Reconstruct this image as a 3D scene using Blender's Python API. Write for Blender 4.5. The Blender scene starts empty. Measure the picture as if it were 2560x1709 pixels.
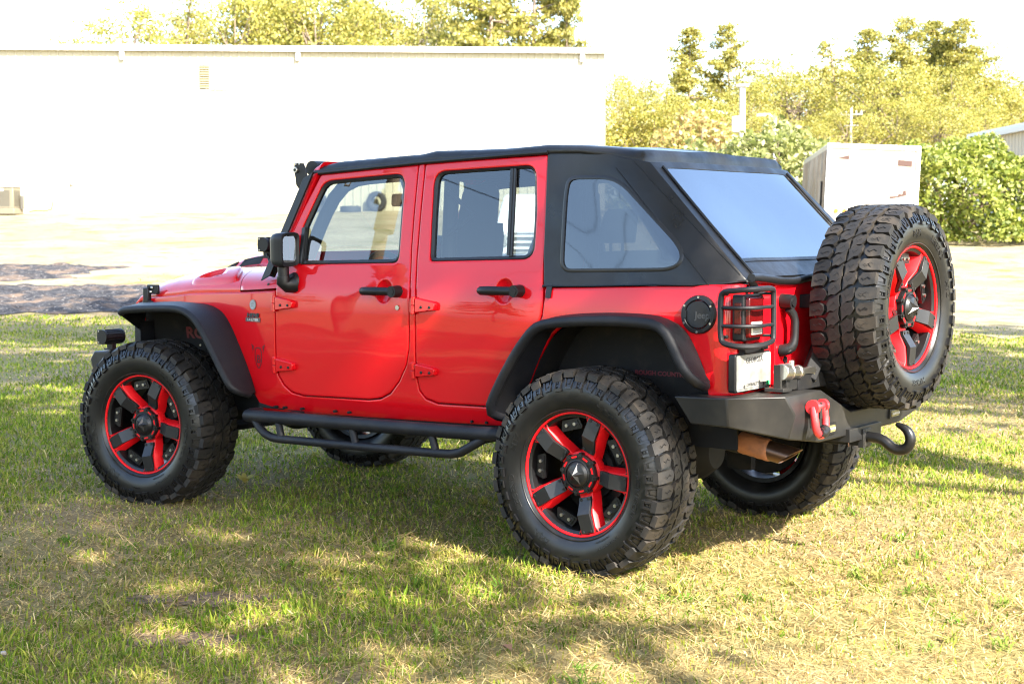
import bpy, bmesh, math, random
import numpy as np
from mathutils import Vector, Matrix
from mathutils.geometry import delaunay_2d_cdt
random.seed(7)
rng = np.random.default_rng(7)
SC = bpy.context.scene
COL = SC.collection
R = math.radians

# ------------------------------------------------------------------ camera
CAM = np.array([3.775, -6.428, 1.526])
YAW, PITCH, ROLL = R(37.19), R(4.25), R(-0.21)
cam_d = bpy.data.cameras.new('camera')
cam_d.sensor_width = 36.0
cam_d.lens = 53.18
cam_d.clip_start = 0.05
cam_d.clip_end = 3000
cam_d.dof.use_dof = True
cam_d.dof.focus_distance = 6.6
cam_d.dof.aperture_fstop = 6.3
cam = bpy.data.objects.new('camera', cam_d)
COL.objects.link(cam)
_f = Vector((-math.sin(YAW)*math.cos(PITCH), math.cos(YAW)*math.cos(PITCH), -math.sin(PITCH)))
_r = Vector((math.cos(YAW), math.sin(YAW), 0))
_u = _r.cross(_f)
_r2 = _r*math.cos(ROLL)+_u*math.sin(ROLL)
_u2 = -_r*math.sin(ROLL)+_u*math.cos(ROLL)
M = Matrix.Identity(4)
for i in range(3):
    M[i][0] = _r2[i]; M[i][1] = _u2[i]; M[i][2] = -_f[i]; M[i][3] = CAM[i]
cam.matrix_world = M
SC.camera = cam

# ------------------------------------------------------------------ sky and sun
SUN_EL = R(40)
SUN_H = np.array([0.961, -0.275])          # horizontal direction towards the sun
w = bpy.data.worlds.new('World'); SC.world = w; w.use_nodes = True
nt = w.node_tree
bg = nt.nodes['Background']
sky = nt.nodes.new('ShaderNodeTexSky')
sky.sky_type = 'NISHITA'; sky.sun_disc = False
sky.sun_elevation = SUN_EL
sky.sun_rotation = math.atan2(SUN_H[0], SUN_H[1])
sky.air_density = 1.0; sky.dust_density = 1.5; sky.ozone_density = 1.0
nt.links.new(sky.outputs[0], bg.inputs[0])
bg.inputs[1].default_value = 0.14
sd = bpy.data.lights.new('sun', 'SUN'); sd.energy = 4.6; sd.angle = R(0.55); sd.color = (1.0, 0.93, 0.82)
so = bpy.data.objects.new('sun', sd); COL.objects.link(so)
so.location = (30, -10, 30)
so.rotation_euler = Vector((-SUN_H[0]*math.cos(SUN_EL), -SUN_H[1]*math.cos(SUN_EL), -math.sin(SUN_EL))).to_track_quat('-Z', 'Y').to_euler()
SC.view_settings.view_transform = 'Standard'
SC.view_settings.look = 'None'
SC.view_settings.exposure = 2.62
SC.view_settings.gamma = 1.0
SC.cycles.max_bounces = 10
SC.cycles.transparent_max_bounces = 24
SC.cycles.use_denoising = True
SC.cycles.filter_width = 1.15
SC.cycles.sample_clamp_indirect = 6.0

# ------------------------------------------------------------------ materials
def mat(name, col, rough=0.5, metal=0.0, coat=0.0, spec=0.5, bump=(), var=(), coat_rough=0.03, coat_bump=None, coord='Object', rvar=None):
    m = bpy.data.materials.new(name); m.use_nodes = True
    t = m.node_tree; N = t.nodes; L = t.links
    b = N['Principled BSDF']
    b.inputs['Base Color'].default_value = (*col, 1)
    b.inputs['Roughness'].default_value = rough
    b.inputs['Metallic'].default_value = metal
    b.inputs['Coat Weight'].default_value = coat
    b.inputs['Coat Roughness'].default_value = coat_rough
    b.inputs['Specular IOR Level'].default_value = spec
    tc = N.new('ShaderNodeTexCoord').outputs[coord]
    def noise(scale, detail=3.0, rough_=0.55):
        n = N.new('ShaderNodeTexNoise'); n.inputs['Scale'].default_value = scale
        n.inputs['Detail'].default_value = detail; n.inputs['Roughness'].default_value = rough_
        L.new(tc, n.inputs['Vector']); return n.outputs['Fac']
    last = None
    for (scale, col2, lo, hi) in var:
        rp = N.new('ShaderNodeMapRange'); rp.inputs[1].default_value = lo; rp.inputs[2].default_value = hi
        L.new(noise(scale, 5.0), rp.inputs[0])
        mx = N.new('ShaderNodeMix'); mx.data_type = 'RGBA'
        L.new(rp.outputs[0], mx.inputs[0])
        if last is None: mx.inputs[6].default_value = (*col, 1)
        else: L.new(last, mx.inputs[6])
        mx.inputs[7].default_value = (*col2, 1)
        last = mx.outputs[2]
    if last is not None: L.new(last, b.inputs['Base Color'])
    if rvar:
        rp = N.new('ShaderNodeMapRange'); rp.inputs[1].default_value = .35; rp.inputs[2].default_value = .65
        rp.inputs[3].default_value = rvar[1]; rp.inputs[4].default_value = rvar[2]
        L.new(noise(rvar[0], 4.0), rp.inputs[0]); L.new(rp.outputs[0], b.inputs['Roughness'])
    prev = None
    for (scale, strength, dist) in bump:
        bn = N.new('ShaderNodeBump'); bn.inputs['Strength'].default_value = strength; bn.inputs['Distance'].default_value = dist
        L.new(noise(scale, 2.0), bn.inputs['Height'])
        if prev is not None: L.new(prev, bn.inputs['Normal'])
        prev = bn.outputs[0]
    if prev is not None: L.new(prev, b.inputs['Normal'])
    if coat_bump:
        bn = N.new('ShaderNodeBump'); bn.inputs['Strength'].default_value = coat_bump[1]; bn.inputs['Distance'].default_value = coat_bump[2]
        L.new(noise(coat_bump[0], 1.0), bn.inputs['Height']); L.new(bn.outputs[0], b.inputs['Coat Normal'])
    return m

def glass_mat(name, tint, ior=1.75, rough=0.0, wav=None):
    m = bpy.data.materials.new(name); m.use_nodes = True
    t = m.node_tree; N = t.nodes; L = t.links
    N.remove(N['Principled BSDF'])
    tr = N.new('ShaderNodeBsdfTransparent'); tr.inputs[0].default_value = (*tint, 1)
    gl = N.new('ShaderNodeBsdfGlossy'); gl.inputs['Roughness'].default_value = rough
    gl.inputs['Color'].default_value = (.95, .97, 1, 1)
    lw = N.new('ShaderNodeLayerWeight'); lw.inputs[0].default_value = 0.5      # facing: the same from both sides of the pane
    pw = N.new('ShaderNodeMath'); pw.operation = 'POWER'; pw.inputs[1].default_value = 4.0; L.new(lw.outputs['Facing'], pw.inputs[0])
    f0 = ((ior-1)/(ior+1))**2
    fr = N.new('ShaderNodeMapRange'); fr.inputs[3].default_value = f0; fr.inputs[4].default_value = 1.0; L.new(pw.outputs[0], fr.inputs[0])
    mx = N.new('ShaderNodeMixShader')
    if wav:
        tc = N.new('ShaderNodeTexCoord'); n = N.new('ShaderNodeTexNoise'); n.inputs['Scale'].default_value = wav[0]; n.inputs['Detail'].default_value = 2
        L.new(tc.outputs['Object'], n.inputs['Vector'])
        bn = N.new('ShaderNodeBump'); bn.inputs['Strength'].default_value = wav[1]; bn.inputs['Distance'].default_value = wav[2]
        L.new(n.outputs['Fac'], bn.inputs['Height']); L.new(bn.outputs[0], gl.inputs['Normal']); L.new(bn.outputs[0], lw.inputs['Normal'])
    L.new(fr.outputs[0], mx.inputs[0]); L.new(tr.outputs[0], mx.inputs[1]); L.new(gl.outputs[0], mx.inputs[2])
    L.new(mx.outputs[0], N['Material Output'].inputs[0])
    return m

def leaf_mat(name, cols, transl=0.35, rough=0.55):
    """foliage: one hue per leaf card, part of the light passes through"""
    m = bpy.data.materials.new(name); m.use_nodes = True
    t = m.node_tree; N = t.nodes; L = t.links
    N.remove(N['Principled BSDF'])
    g = N.new('ShaderNodeNewGeometry'); cr = N.new('ShaderNodeValToRGB')
    e = cr.color_ramp.elements
    while len(e) < len(cols): e.new(0.5)
    for i, c in enumerate(cols):
        e[i].position = i/(len(cols)-1); e[i].color = (*c, 1)
    L.new(g.outputs['Random Per Island'], cr.inputs[0])
    d = N.new('ShaderNodeBsdfDiffuse'); tl = N.new('ShaderNodeBsdfTranslucent'); gs = N.new('ShaderNodeBsdfGlossy')
    gs.inputs['Roughness'].default_value = rough
    L.new(cr.outputs[0], d.inputs[0]); L.new(cr.outputs[0], tl.inputs[0])
    mx = N.new('ShaderNodeMixShader'); mx.inputs[0].default_value = transl
    L.new(d.outputs[0], mx.inputs[1]); L.new(tl.outputs[0], mx.inputs[2])
    m2 = N.new('ShaderNodeMixShader'); m2.inputs[0].default_value = 0.04
    L.new(mx.outputs[0], m2.inputs[1]); L.new(gs.outputs[0], m2.inputs[2])
    L.new(m2.outputs[0], N['Material Output'].inputs[0])
    return m

def attr_mat(name, transl=0.3):
    m = bpy.data.materials.new(name); m.use_nodes = True
    t = m.node_tree; N = t.nodes; L = t.links
    N.remove(N['Principled BSDF'])
    a = N.new('ShaderNodeAttribute'); a.attribute_name = 'col'
    d = N.new('ShaderNodeBsdfDiffuse'); tl = N.new('ShaderNodeBsdfTranslucent')
    L.new(a.outputs['Color'], d.inputs[0]); L.new(a.outputs['Color'], tl.inputs[0])
    mx = N.new('ShaderNodeMixShader'); mx.inputs[0].default_value = transl
    L.new(d.outputs[0], mx.inputs[1]); L.new(tl.outputs[0], mx.inputs[2])
    L.new(mx.outputs[0], N['Material Output'].inputs[0])
    return m

RED = mat('red_paint', (0.50, 0.002, 0.006), 0.45, 0.0, .8, spec=.08, bump=(), coat_bump=(2.6, 0.22, 0.012), coat_rough=0.02)
REDM = mat('red_satin', (0.56, 0.005, 0.008), 0.42, 0.0, 0.0, spec=.25, bump=((300, .05, .001),))
BLACK = mat('black_plastic', (0.007, 0.007, 0.0078), 0.42, spec=.3, bump=((500, .15, .0006),))
TEX = mat('textured_black', (0.0075, 0.008, 0.0105), 0.5, spec=.24, bump=((420, .55, .0015), (1500, .4, .0006)), var=((6, (.015, .014, .014), .45, .75),))
DARK = mat('underbody_black', (0.006, 0.006, 0.0065), 0.7, spec=.25, var=((9, (.022, .018, .013), .55, .8),))
STEEL = mat('powder_steel', (0.013, 0.013, 0.0132), 0.42, 0.15, spec=.32, bump=((700, .3, .0006),), var=((5, (.03, .028, .025), .4, .7),))
CANVAS = mat('black_canvas', (0.006, 0.006, 0.0066), 0.36, spec=.36, bump=((3.0, .55, .03), (10, .35, .010), (900, .3, .0005)), rvar=(4.5, .27, .48))
RUB = mat('tyre_sidewall', (0.006, 0.006, 0.0065), 0.30, spec=.42, bump=((160, .12, .001),), var=((14, (.014, .013, .012), .5, .8),))
TREAD = mat('tyre_tread', (0.009, 0.0082, 0.0076), 0.6, spec=.35, bump=((90, .25, .002),), var=((9, (.042, .033, .024), .48, .76),))
PLATE = mat('satin_plate', (0.025, 0.025, 0.026), 0.36, 0.5, bump=((500, .08, .0005),))
BARREL = mat('wheel_black', (0.006, 0.006, 0.0065), 0.34, 0.0, spec=.4)
CHROME = mat('bolt_metal', (0.45, 0.44, 0.42), 0.3, 1.0)
ALU = mat('brushed_aluminium', (0.62, 0.60, 0.55), 0.33, 1.0, bump=((250, .1, .001),))
GLASS = glass_mat('door_glass', (0.56, 0.60, 0.58), 1.85)
GLASSD = glass_mat('tinted_glass', (0.42, 0.46, 0.46), 1.8)
VINYL = glass_mat('tinted_vinyl', (0.10, 0.105, 0.11), 1.95, 0.03, (1.5, .03, .02))
VINYLR = glass_mat('tinted_rear_vinyl', (0.05, 0.055, 0.06), 2.9, 0.02, (1.6, .10, .03))
REDLENS = mat('red_lens', (0.06, 0.001, 0.0015), 0.22, 0, 0.0, spec=.35, bump=((60, .15, .004),))
CLEAR = mat('clear_lens', (0.38, 0.38, 0.36), 0.12, 0.3, 1.0, bump=((90, .3, .004),))
WHITEP = mat('white_plate', (0.20, 0.20, 0.185), 0.4, var=((11, (.12, .115, .095), .45, .68),))
INKD = mat('dark_ink', (0.03, 0.03, 0.03), 0.5)
INKG = mat('green_ink', (0.02, 0.35, 0.12), 0.5)
DECAL = mat('grey_decal', (0.05, 0.012, 0.014), 0.4)
REDTXT = mat('red_lettering', (0.10, 0.004, 0.007), 0.5)
SEAT = mat('dark_cloth', (0.014, 0.014, 0.016), 0.85, bump=((300, .3, .001),))
TRIM = mat('interior_trim', (0.010, 0.010, 0.011), 0.6, spec=.3)
WRAP = mat('exhaust_wrap', (0.34, 0.13, 0.055), 0.85, bump=((60, .5, .004),), var=((18, (.2, .09, .05), .45, .7),))
TIPM = mat('exhaust_tip', (0.16, 0.09, 0.06), 0.32, 0.9)
GREYB = mat('silver_badge', (0.55, 0.56, 0.57), 0.3, 0.7)
GOLD = mat('gold_label', (0.35, 0.26, 0.1), 0.5)
SHACK = mat('shackle_red', (0.62, 0.025, 0.03), 0.35, 0, .5)
LED = mat('led_lens', (0.16, 0.14, 0.06), 0.25, 0, .5)
MIRR = mat('mirror_glass', (0.75, 0.78, 0.8), 0.02, 1.0)

# ------------------------------------------------------------------ mesh building
class MB:
    def __init__(s): s.v = []; s.f = []; s.m = []
    def add(s, vs, fs, m=0):
        o = len(s.v); s.v += [tuple(map(float, p)) for p in vs]
        for f in fs: s.f.append(tuple(i+o for i in f)); s.m.append(m)
    def box(s, c, d, m=0, rot=None):
        x, y, z = d[0]/2, d[1]/2, d[2]/2
        vs = [Vector((a*x, b*y, e*z)) for a in (-1, 1) for b in (-1, 1) for e in (-1, 1)]
        if rot is not None: vs = [rot @ p for p in vs]
        vs = [p+Vector(c) for p in vs]
        s.add(vs, [(0, 1, 3, 2), (4, 6, 7, 5), (0, 4, 5, 1), (2, 3, 7, 6), (0, 2, 6, 4), (1, 5, 7, 3)], m)
    def ring(s, rings, closed=True, m=0, cap0=False, cap1=False, loop=False):
        n = len(rings[0]); o = len(s.v)
        for r_ in rings: s.v += [tuple(map(float, p)) for p in r_]
        K = len(rings)
        for i in range(K if loop else K-1):
            a = o+i*n; b = o+((i+1) % K)*n
            for j in range(n if closed else n-1):
                k = (j+1) % n
                s.f.append((a+j, a+k, b+k, b+j)); s.m.append(m)
        if cap0: s.f.append(tuple(o+j for j in reversed(range(n)))); s.m.append(m)
        if cap1: s.f.append(tuple(o+(K-1)*n+j for j in range(n))); s.m.append(m)
    def tube(s, path, r, n=10, m=0, closed=False, caps=True, flat=1.0):
        P = [Vector(p) for p in path]; K = len(P); rings = []
        up = None
        for i in range(K):
            if closed: t = P[(i+1) % K]-P[i-1]
            else: t = P[min(i+1, K-1)]-P[max(i-1, 0)]
            t.normalize()
            if up is None:
                up = Vector((0, 0, 1)) if abs(t.z) < .9 else Vector((0, 1, 0))
            a = t.cross(up)
            if a.length < 1e-4: a = t.orthogonal()
            a.normalize(); b = a.cross(t); up = b
            rr = r[i] if isinstance(r, (list, tuple)) else r
            rings.append([P[i]+(a*math.cos(q)+b*math.sin(q)*flat)*rr for q in [2*math.pi*j/n for j in range(n)]])
        s.ring(rings, True, m, caps and not closed, caps and not closed, closed)
    def cyl(s, p0, p1, r0, r1=None, n=16, m=0):
        s.tube([p0, p1], [r0, r0 if r1 is None else r1], n, m)
    def lathe(s, prof, n, fn, m=0, loop=True, ms=None):
        """prof: (r, h); fn(r*cos, r*sin, h) -> point"""
        o = len(s.v); K = len(prof)
        for j in range(n):
            a = 2*math.pi*j/n
            for (r_, h) in prof: s.v.append(tuple(fn(r_*math.cos(a), r_*math.sin(a), h)))
        for j in range(n):
            k = (j+1) % n
            for i in range(K-1):
                s.f.append((o+j*K+i, o+k*K+i, o+k*K+i+1, o+j*K+i+1)); s.m.append(ms[i] if ms else m)
    def prism(s, poly, fn, d0, d1, m=0, top=1.0):
        n = len(poly); cx = sum(p[0] for p in poly)/n; cy = sum(p[1] for p in poly)/n
        a = [fn(p[0], p[1], d0) for p in poly]; b = [fn(cx+(p[0]-cx)*top, cy+(p[1]-cy)*top, d1) for p in poly]
        s.add(a+b, [tuple(range(n))[::-1], tuple(range(n, 2*n))]+[(i, (i+1) % n, n+(i+1) % n, n+i) for i in range(n)], m)
    def build(s, name, mats, parent=None, angle=38, bevel=0.0, seg=2, recalc=True, weld=1e-5):
        me = bpy.data.meshes.new(name)
        bm = bmesh.new()
        vs = [bm.verts.new(p) for p in s.v]
        for f, mi in zip(s.f, s.m):
            try: fa = bm.faces.new([vs[i] for i in f])
            except ValueError: continue
            fa.material_index = mi; fa.smooth = True
        if weld: bmesh.ops.remove_doubles(bm, verts=bm.verts, dist=weld)
        if recalc: bmesh.ops.recalc_face_normals(bm, faces=bm.faces)
        bm.to_mesh(me); bm.free()
        me.set_sharp_from_angle(angle=R(angle))
        if not isinstance(mats, (list, tuple)): mats = [mats]
        for q in mats: me.materials.append(q)
        o = bpy.data.objects.new(name, me); COL.objects.link(o)
        if parent is not None: o.parent = parent
        if bevel:
            b = o.modifiers.new('bevel', 'BEVEL'); b.width = bevel; b.segments = seg; b.limit_method = 'ANGLE'; b.angle_limit = R(40)
        return o

def area(p): return sum(p[i-1][0]*p[i][1]-p[i][0]*p[i-1][1] for i in range(len(p)))/2
def ccw(p): return p if area(p) > 0 else p[::-1]
def rp(pts, r=0.0, n=5):
    """round the corners of a polygon"""
    out = []; K = len(pts)
    for i, p in enumerate(pts):
        rr = p[2] if len(p) > 2 else r
        b = Vector(p[:2]); a = Vector(pts[i-1][:2]); c = Vector(pts[(i+1) % K][:2])
        if rr <= 0: out.append((b.x, b.y)); continue
        da = (a-b); dc = (c-b); ra = min(rr, da.length*.48); rc = min(rr, dc.length*.48)
        p0 = b+da.normalized()*ra; p1 = b+dc.normalized()*rc
        for k in range(n+1):
            t = k/n; q = p0*(1-t)**2+b*2*t*(1-t)+p1*t*t; out.append((q.x, q.y))
    return out
def chaikin(pts, n=2, closed=False):
    P = [tuple(p) for p in pts]
    for _ in range(n):
        Q = []; K = len(P)
        rng_ = range(K) if closed else range(K-1)
        if not closed: Q.append(P[0])
        for i in rng_:
            a = P[i]; b = P[(i+1) % K]
            Q.append(tuple(.75*u+.25*v for u, v in zip(a, b))); Q.append(tuple(.25*u+.75*v for u, v in zip(a, b)))
        if not closed: Q.append(P[-1])
        P = Q
    return P
def resamp(p, L):
    out = []
    for i in range(len(p)):
        a = p[i]; b = p[(i+1) % len(p)]; d = math.dist(a, b); k = max(1, int(math.ceil(d/L)))
        out += [(a[0]+(b[0]-a[0])*j/k, a[1]+(b[1]-a[1])*j/k) for j in range(k)]
    return out
def path_resamp(P, n):
    P = [Vector(p) for p in P]; d = [0]
    for i in range(1, len(P)): d.append(d[-1]+(P[i]-P[i-1]).length)
    out = []
    for k in range(n):
        t = d[-1]*k/(n-1); i = 0
        while i < len(P)-2 and d[i+1] < t: i += 1
        u = (t-d[i])/max(d[i+1]-d[i], 1e-9); out.append(P[i].lerp(P[i+1], min(max(u, 0), 1)))
    return out
def inset(p, d):
    out = []; K = len(p)
    for i in range(K):
        a = Vector(p[i-1]); b = Vector(p[i]); c = Vector(p[(i+1) % K])
        e0 = (b-a); e1 = (c-b)
        if e0.length < 1e-9 or e1.length < 1e-9: out.append(tuple(b)); continue
        e0.normalize(); e1.normalize()
        n0 = Vector((-e0.y, e0.x)); n1 = Vector((-e1.y, e1.x)); n = n0+n1
        if n.length < 1e-4: n = n0
        n.normalize(); k = max(n.dot(n0), .45)
        q = b+n*(d/k); out.append((q.x, q.y))
    return out
def inpoly(x, y, p):
    c = False; j = len(p)-1
    for i in range(len(p)):
        if (p[i][1] > y) != (p[j][1] > y) and x < (p[j][0]-p[i][0])*(y-p[i][1])/(p[j][1]-p[i][1])+p[i][0]: c = not c
        j = i
    return c
def fill(outer, holes, res):
    pts = list(outer); ed = [(i, (i+1) % len(outer)) for i in range(len(outer))]
    for h in holes:
        o = len(pts); pts += list(h); ed += [(o+i, o+(i+1) % len(h)) for i in range(len(h))]
    B = np.array(pts)
    x0, y0 = B.min(0); x1, y1 = B.max(0)
    for i in range(int((x1-x0)/res)+1):
        for j in range(int((y1-y0)/res)+1):
            x = x0+(i+.5)*res; y = y0+(j+.5)*res
            if not inpoly(x, y, outer) or any(inpoly(x, y, h) for h in holes): continue
            if ((B-(x, y))**2).sum(1).min() < (res*.45)**2: continue
            pts.append((x, y))
    r = delaunay_2d_cdt([Vector(p) for p in pts], ed, [], 0, 1e-7)
    V = [tuple(p) for p in r[0]]; F = []
    for f in r[2]:
        cx = sum(V[i][0] for i in f)/len(f); cy = sum(V[i][1] for i in f)/len(f)
        if inpoly(cx, cy, outer) and not any(inpoly(cx, cy, h) for h in holes): F.append(tuple(f))
    return V, F
def panel(mb, outer, fn, holes=(), thick=.02, edge=.006, res=.05, m=0, back=True, mback=None):
    """sheet with rounded rims: fn(u, v, depth) -> point"""
    O = ccw(resamp(outer, res)); H = [ccw(resamp(h, res)) for h in holes]
    Oi = inset(O, edge); Hi = [inset(h, -edge) for h in H]
    O2 = inset(O, edge*1.9); H2 = [inset(h, -edge*1.9) for h in H]
    V, F = fill(O2, H2, res)
    mb.add([fn(a, b, 0) for a, b in V], F, m)
    for P, Q, Q2, sg in [(O, Oi, O2, 1)]+[(h, hi, h2, -1) for h, hi, h2 in zip(H, Hi, H2)]:
        r0 = [fn(a, b, 0) for a, b in Q]; r1 = [fn(a, b, edge*.3) for a, b in inset(P, sg*edge*.3)]
        r2 = [fn(a, b, edge) for a, b in P]; r3 = [fn(a, b, thick) for a, b in P]
        mb.ring([[fn(a, b, 0) for a, b in Q2], r0, r1, r2, r3], True, m)
    if back:
        V, F = fill(O, H, res*1.6)
        mb.add([fn(a, b, thick) for a, b in V], [f[::-1] for f in F], m if mback is None else mback)

_txt = {}
def text2d(body, size=1.0, ext=0.0, bold=0.0):
    """built-in font as plain triangles: list of points (x, y, z) and faces, centred on x, base line at 0"""
    cu = bpy.data.curves.new('lettering', 'FONT'); cu.body = body; cu.size = size; cu.extrude = ext; cu.align_x = 'CENTER'; cu.offset = bold
    cu.resolution_u = 3
    ob = bpy.data.objects.new('lettering', cu); COL.objects.link(ob)
    dg = bpy.context.evaluated_depsgraph_get(); ev = ob.evaluated_get(dg); me = ev.to_mesh()
    V = [tuple(v.co) for v in me.vertices]; F = [tuple(p.vertices) for p in me.polygons]
    ev.to_mesh_clear(); bpy.data.objects.remove(ob); bpy.data.curves.remove(cu)
    return V, F

def thing(name, label, cat, loc=(0, 0, 0), rot=(0, 0, 0), group=None):
    o = bpy.data.objects.new(name, None); o.empty_display_size = .2; COL.objects.link(o)
    o.location = loc; o.rotation_euler = rot
    return tag(o, label, cat, group)
def tag(o, label, cat, group=None):
    o['label'] = label; o['category'] = cat
    if group: o['group'] = group
    return o
def setting(o, kind='structure'): o['kind'] = kind; return o
def W(d, s, z=0.0):
    """a point d metres ahead of the camera along the ground and s metres to its right"""
    return (CAM[0]-math.sin(YAW)*d+math.cos(YAW)*s, CAM[1]+math.cos(YAW)*d+math.sin(YAW)*s, z)
HD = [-2000, 15, 20, 25, 30, 36, 45, 55, 65, 80, 110, 2000]
HZ = [0, 0, .03, .16, .38, .74, 1.22, 1.8, 2.32, 2.8, 3.1, 3.1]
def height(d): return float(np.interp(d, HD, HZ))
def G(d, s, up=0.0): return W(d, s, height(d)+up)

# ------------------------------------------------------------------ red off-road vehicle
CAR = thing('off_road_vehicle', 'lifted red four door off road vehicle with black soft top parked on the lawn', 'off-road vehicle')
PZ = [.53, .58, .62, .66, .9, 1.1, 1.2, 1.27, 1.34, 1.84, 2.0]; PY = [.735, .765, .788, .80, .808, .806, .80, .787, .772, .695, .67]
def ys(z): return float(np.interp(z, PZ, PY))
def ysx(x, z):
    y = ys(z)
    if x < -2.06: y -= .16*((-2.06-x)/1.27)**1.25
    if x > .60: y -= .08-math.sqrt(max(.08**2-min(x-.60, .08)**2, 0))
    return y
def side(sg, off=0.0):
    return lambda x, z, d=0.0: (x, sg*(ysx(x, z)+off-d), z)
SIDES = (-1, 1)

# ---- body shell
D1 = [(-1.869, .663), (-1.408, .672), (-1.328, .684), (-1.261, .716), (-1.201, .778), (-1.15, .86), (-1.133, .938), (-1.130, 1.03), (-1.133, 1.22), (-1.152, 1.415),
      (-1.157, 1.606), (-1.156, 1.80), (-1.155, 1.846), (-1.818, 1.818), (-1.919, 1.651), (-1.988, 1.524), (-2.045, 1.42), (-2.064, 1.36), (-2.066, 1.2), (-2.064, .85), (-2.05, .76), (-2.01, .71), (-1.954, .676)]
D2 = [(-.95, .684), (-.62, .69), (-.575, .70), (-.50, .80), (-.42, .93), (-.36, 1.04), (-.325, 1.126), (-.317, 1.198), (-.325, 1.26), (-.339, 1.375), (-.346, 1.6), (-.362, 1.87),
      (-1.107, 1.852), (-1.109, 1.606), (-1.106, 1.377), (-1.086, 1.178), (-1.085, .94), (-1.08, .806), (-1.063, .739), (-1.027, .703)]
ARCH_R = [(-.47, .66), (-.40, .80), (-.34, .93), (-.27, 1.04), (-.20, 1.095), (-.1, 1.112), (.138, 1.126), (.338, 1.120), (.40, 1.10), (.45, 1.06), (.49, .995), (.53, .915), (.552, .85)]
ARCH_F = [(-3.33, 1.06), (-3.20, 1.085), (-2.912, 1.10), (-2.705, 1.104), (-2.6, 1.088), (-2.53, 1.06), (-2.47, 1.0), (-2.41, .92), (-2.34, .81), (-2.28, .69), (-2.25, .60)]
FT = [(-2.07, 1.206), (-2.314, 1.191), (-2.6, 1.181), (-2.836, 1.17), (-3.02, 1.153), (-3.33, 1.13)]
BODY = ([(-2.25, .55), (-.47, .598)]+ARCH_R+[(.56, .815), (.60, .818), (.64, .82), (.665, .821), (.68, .822), (.68, 1.29), (.665, 1.291), (.64, 1.29), (.60, 1.289), (.277, 1.277), (-.310, 1.257),
        (-.309, 1.198), (-.317, 1.126), (-.352, 1.043), (-.412, .934), (-.492, .803), (-.569, .694), (-.618, .684), (-.95, .678), (-1.027, .697), (-1.068, .735), (-1.087, .806), (-1.091, .94), (-1.092, 1.178),
        (-1.112, 1.377), (-1.115, 1.606), (-1.113, 1.862), (-1.149, 1.859), (-1.150, 1.80), (-1.151, 1.606), (-1.146, 1.415), (-1.127, 1.22), (-1.124, 1.03), (-1.127, .938), (-1.144, .86), (-1.196, .774), (-1.257, .71),
        (-1.326, .678), (-1.408, .666), (-1.869, .657), (-1.956, .670), (-2.014, .705), (-2.056, .757), (-2.070, .85), (-2.072, 1.2)]+FT+ARCH_F)
GATE = .462
b = MB()
for sg in SIDES:
    panel(b, BODY, side(sg), (), .03, .005, .055, 0, True, 1)
    # rear face beside the tailgate
    b2 = [(sg*.722, .822), (sg*(GATE+.005), .822), (sg*(GATE+.005), 1.29), (sg*.722, 1.29)]
    panel(b, b2, lambda y, z, d=0: (.68-d, y, z), (), .03, .004, .12, 0, False)
    # ledge on top of the fender and inner lip of the tub
    top = path_resamp([(p[0], 0, p[1]) for p in FT], 14)
    b.ring([[(p.x, sg*ysx(p.x, p.z)*1.0, p.z-.002) for p in top], [(p.x, sg*(ysx(p.x, p.z)-.012), p.z+.004) for p in top], [(p.x, sg*(ysx(p.x, p.z)-.06), p.z+.004) for p in top]], False, 0)
    tub = path_resamp([(.68, 0, 1.29), (.277, 0, 1.277), (-.31, 0, 1.257)], 10)
    b.ring([[(p.x, sg*(ysx(p.x, p.z)-.004), p.z) for p in tub], [(p.x, sg*(ysx(p.x, p.z)-.09), p.z) for p in tub]], False, 0)
    # door sills, black rubber behind the door gaps
    for D in (D1, D2):
        b.ring([[(x, sg*(ysx(x, z)-.022), z) for x, z in inset(D, -.02)], [(x, sg*(ysx(x, z)-.034), z) for x, z in inset(D, .015)]], True, 1)
# floor, firewall, grille support, bed floor
b.box((-1.34, 0, .625), (1.78, 1.44, .05), 1)
b.box((-2.16, 0, .90), (.03, 1.40, .52), 1)
b.box((.66, 0, 1.03), (.02, .90, .42), 1)
for sg in SIDES:
    b.box((.05, sg*.56, .97), (1.15, .02, .66), 1)
b.box((.06, 0, .80), (1.2, 1.1, .03), 1)
body = b.build('body', [RED, TRIM], CAR)

# grille with seven slots and round headlights
b = MB()
gr = rp([(-.66, .72), (.66, .72), (.655, 1.06), (.60, 1.14), (-.60, 1.14), (-.655, 1.06)], .05)
slots = [rp([(y-.026, .86), (y+.026, .86), (y+.026, 1.09), (y-.026, 1.09)], .02) for y in [(-3+k)*.088 for k in range(7)]]
panel(b, gr, lambda y, z, d=0: (-3.40+.05*(y/.66)**2+d-.03*(z-.72), y, z), slots, .03, .005, .09)
grille = b.build('grille', [RED], CAR)
for sg in SIDES:
    b = MB(); b.lathe([(0, -.03), (.05, -.028), (.078, -.012), (.082, .02)], 28, lambda a, c, h: (-3.37+h, sg*.46+a, .985+c))
    b.build('headlight', CLEAR, CAR)

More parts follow.
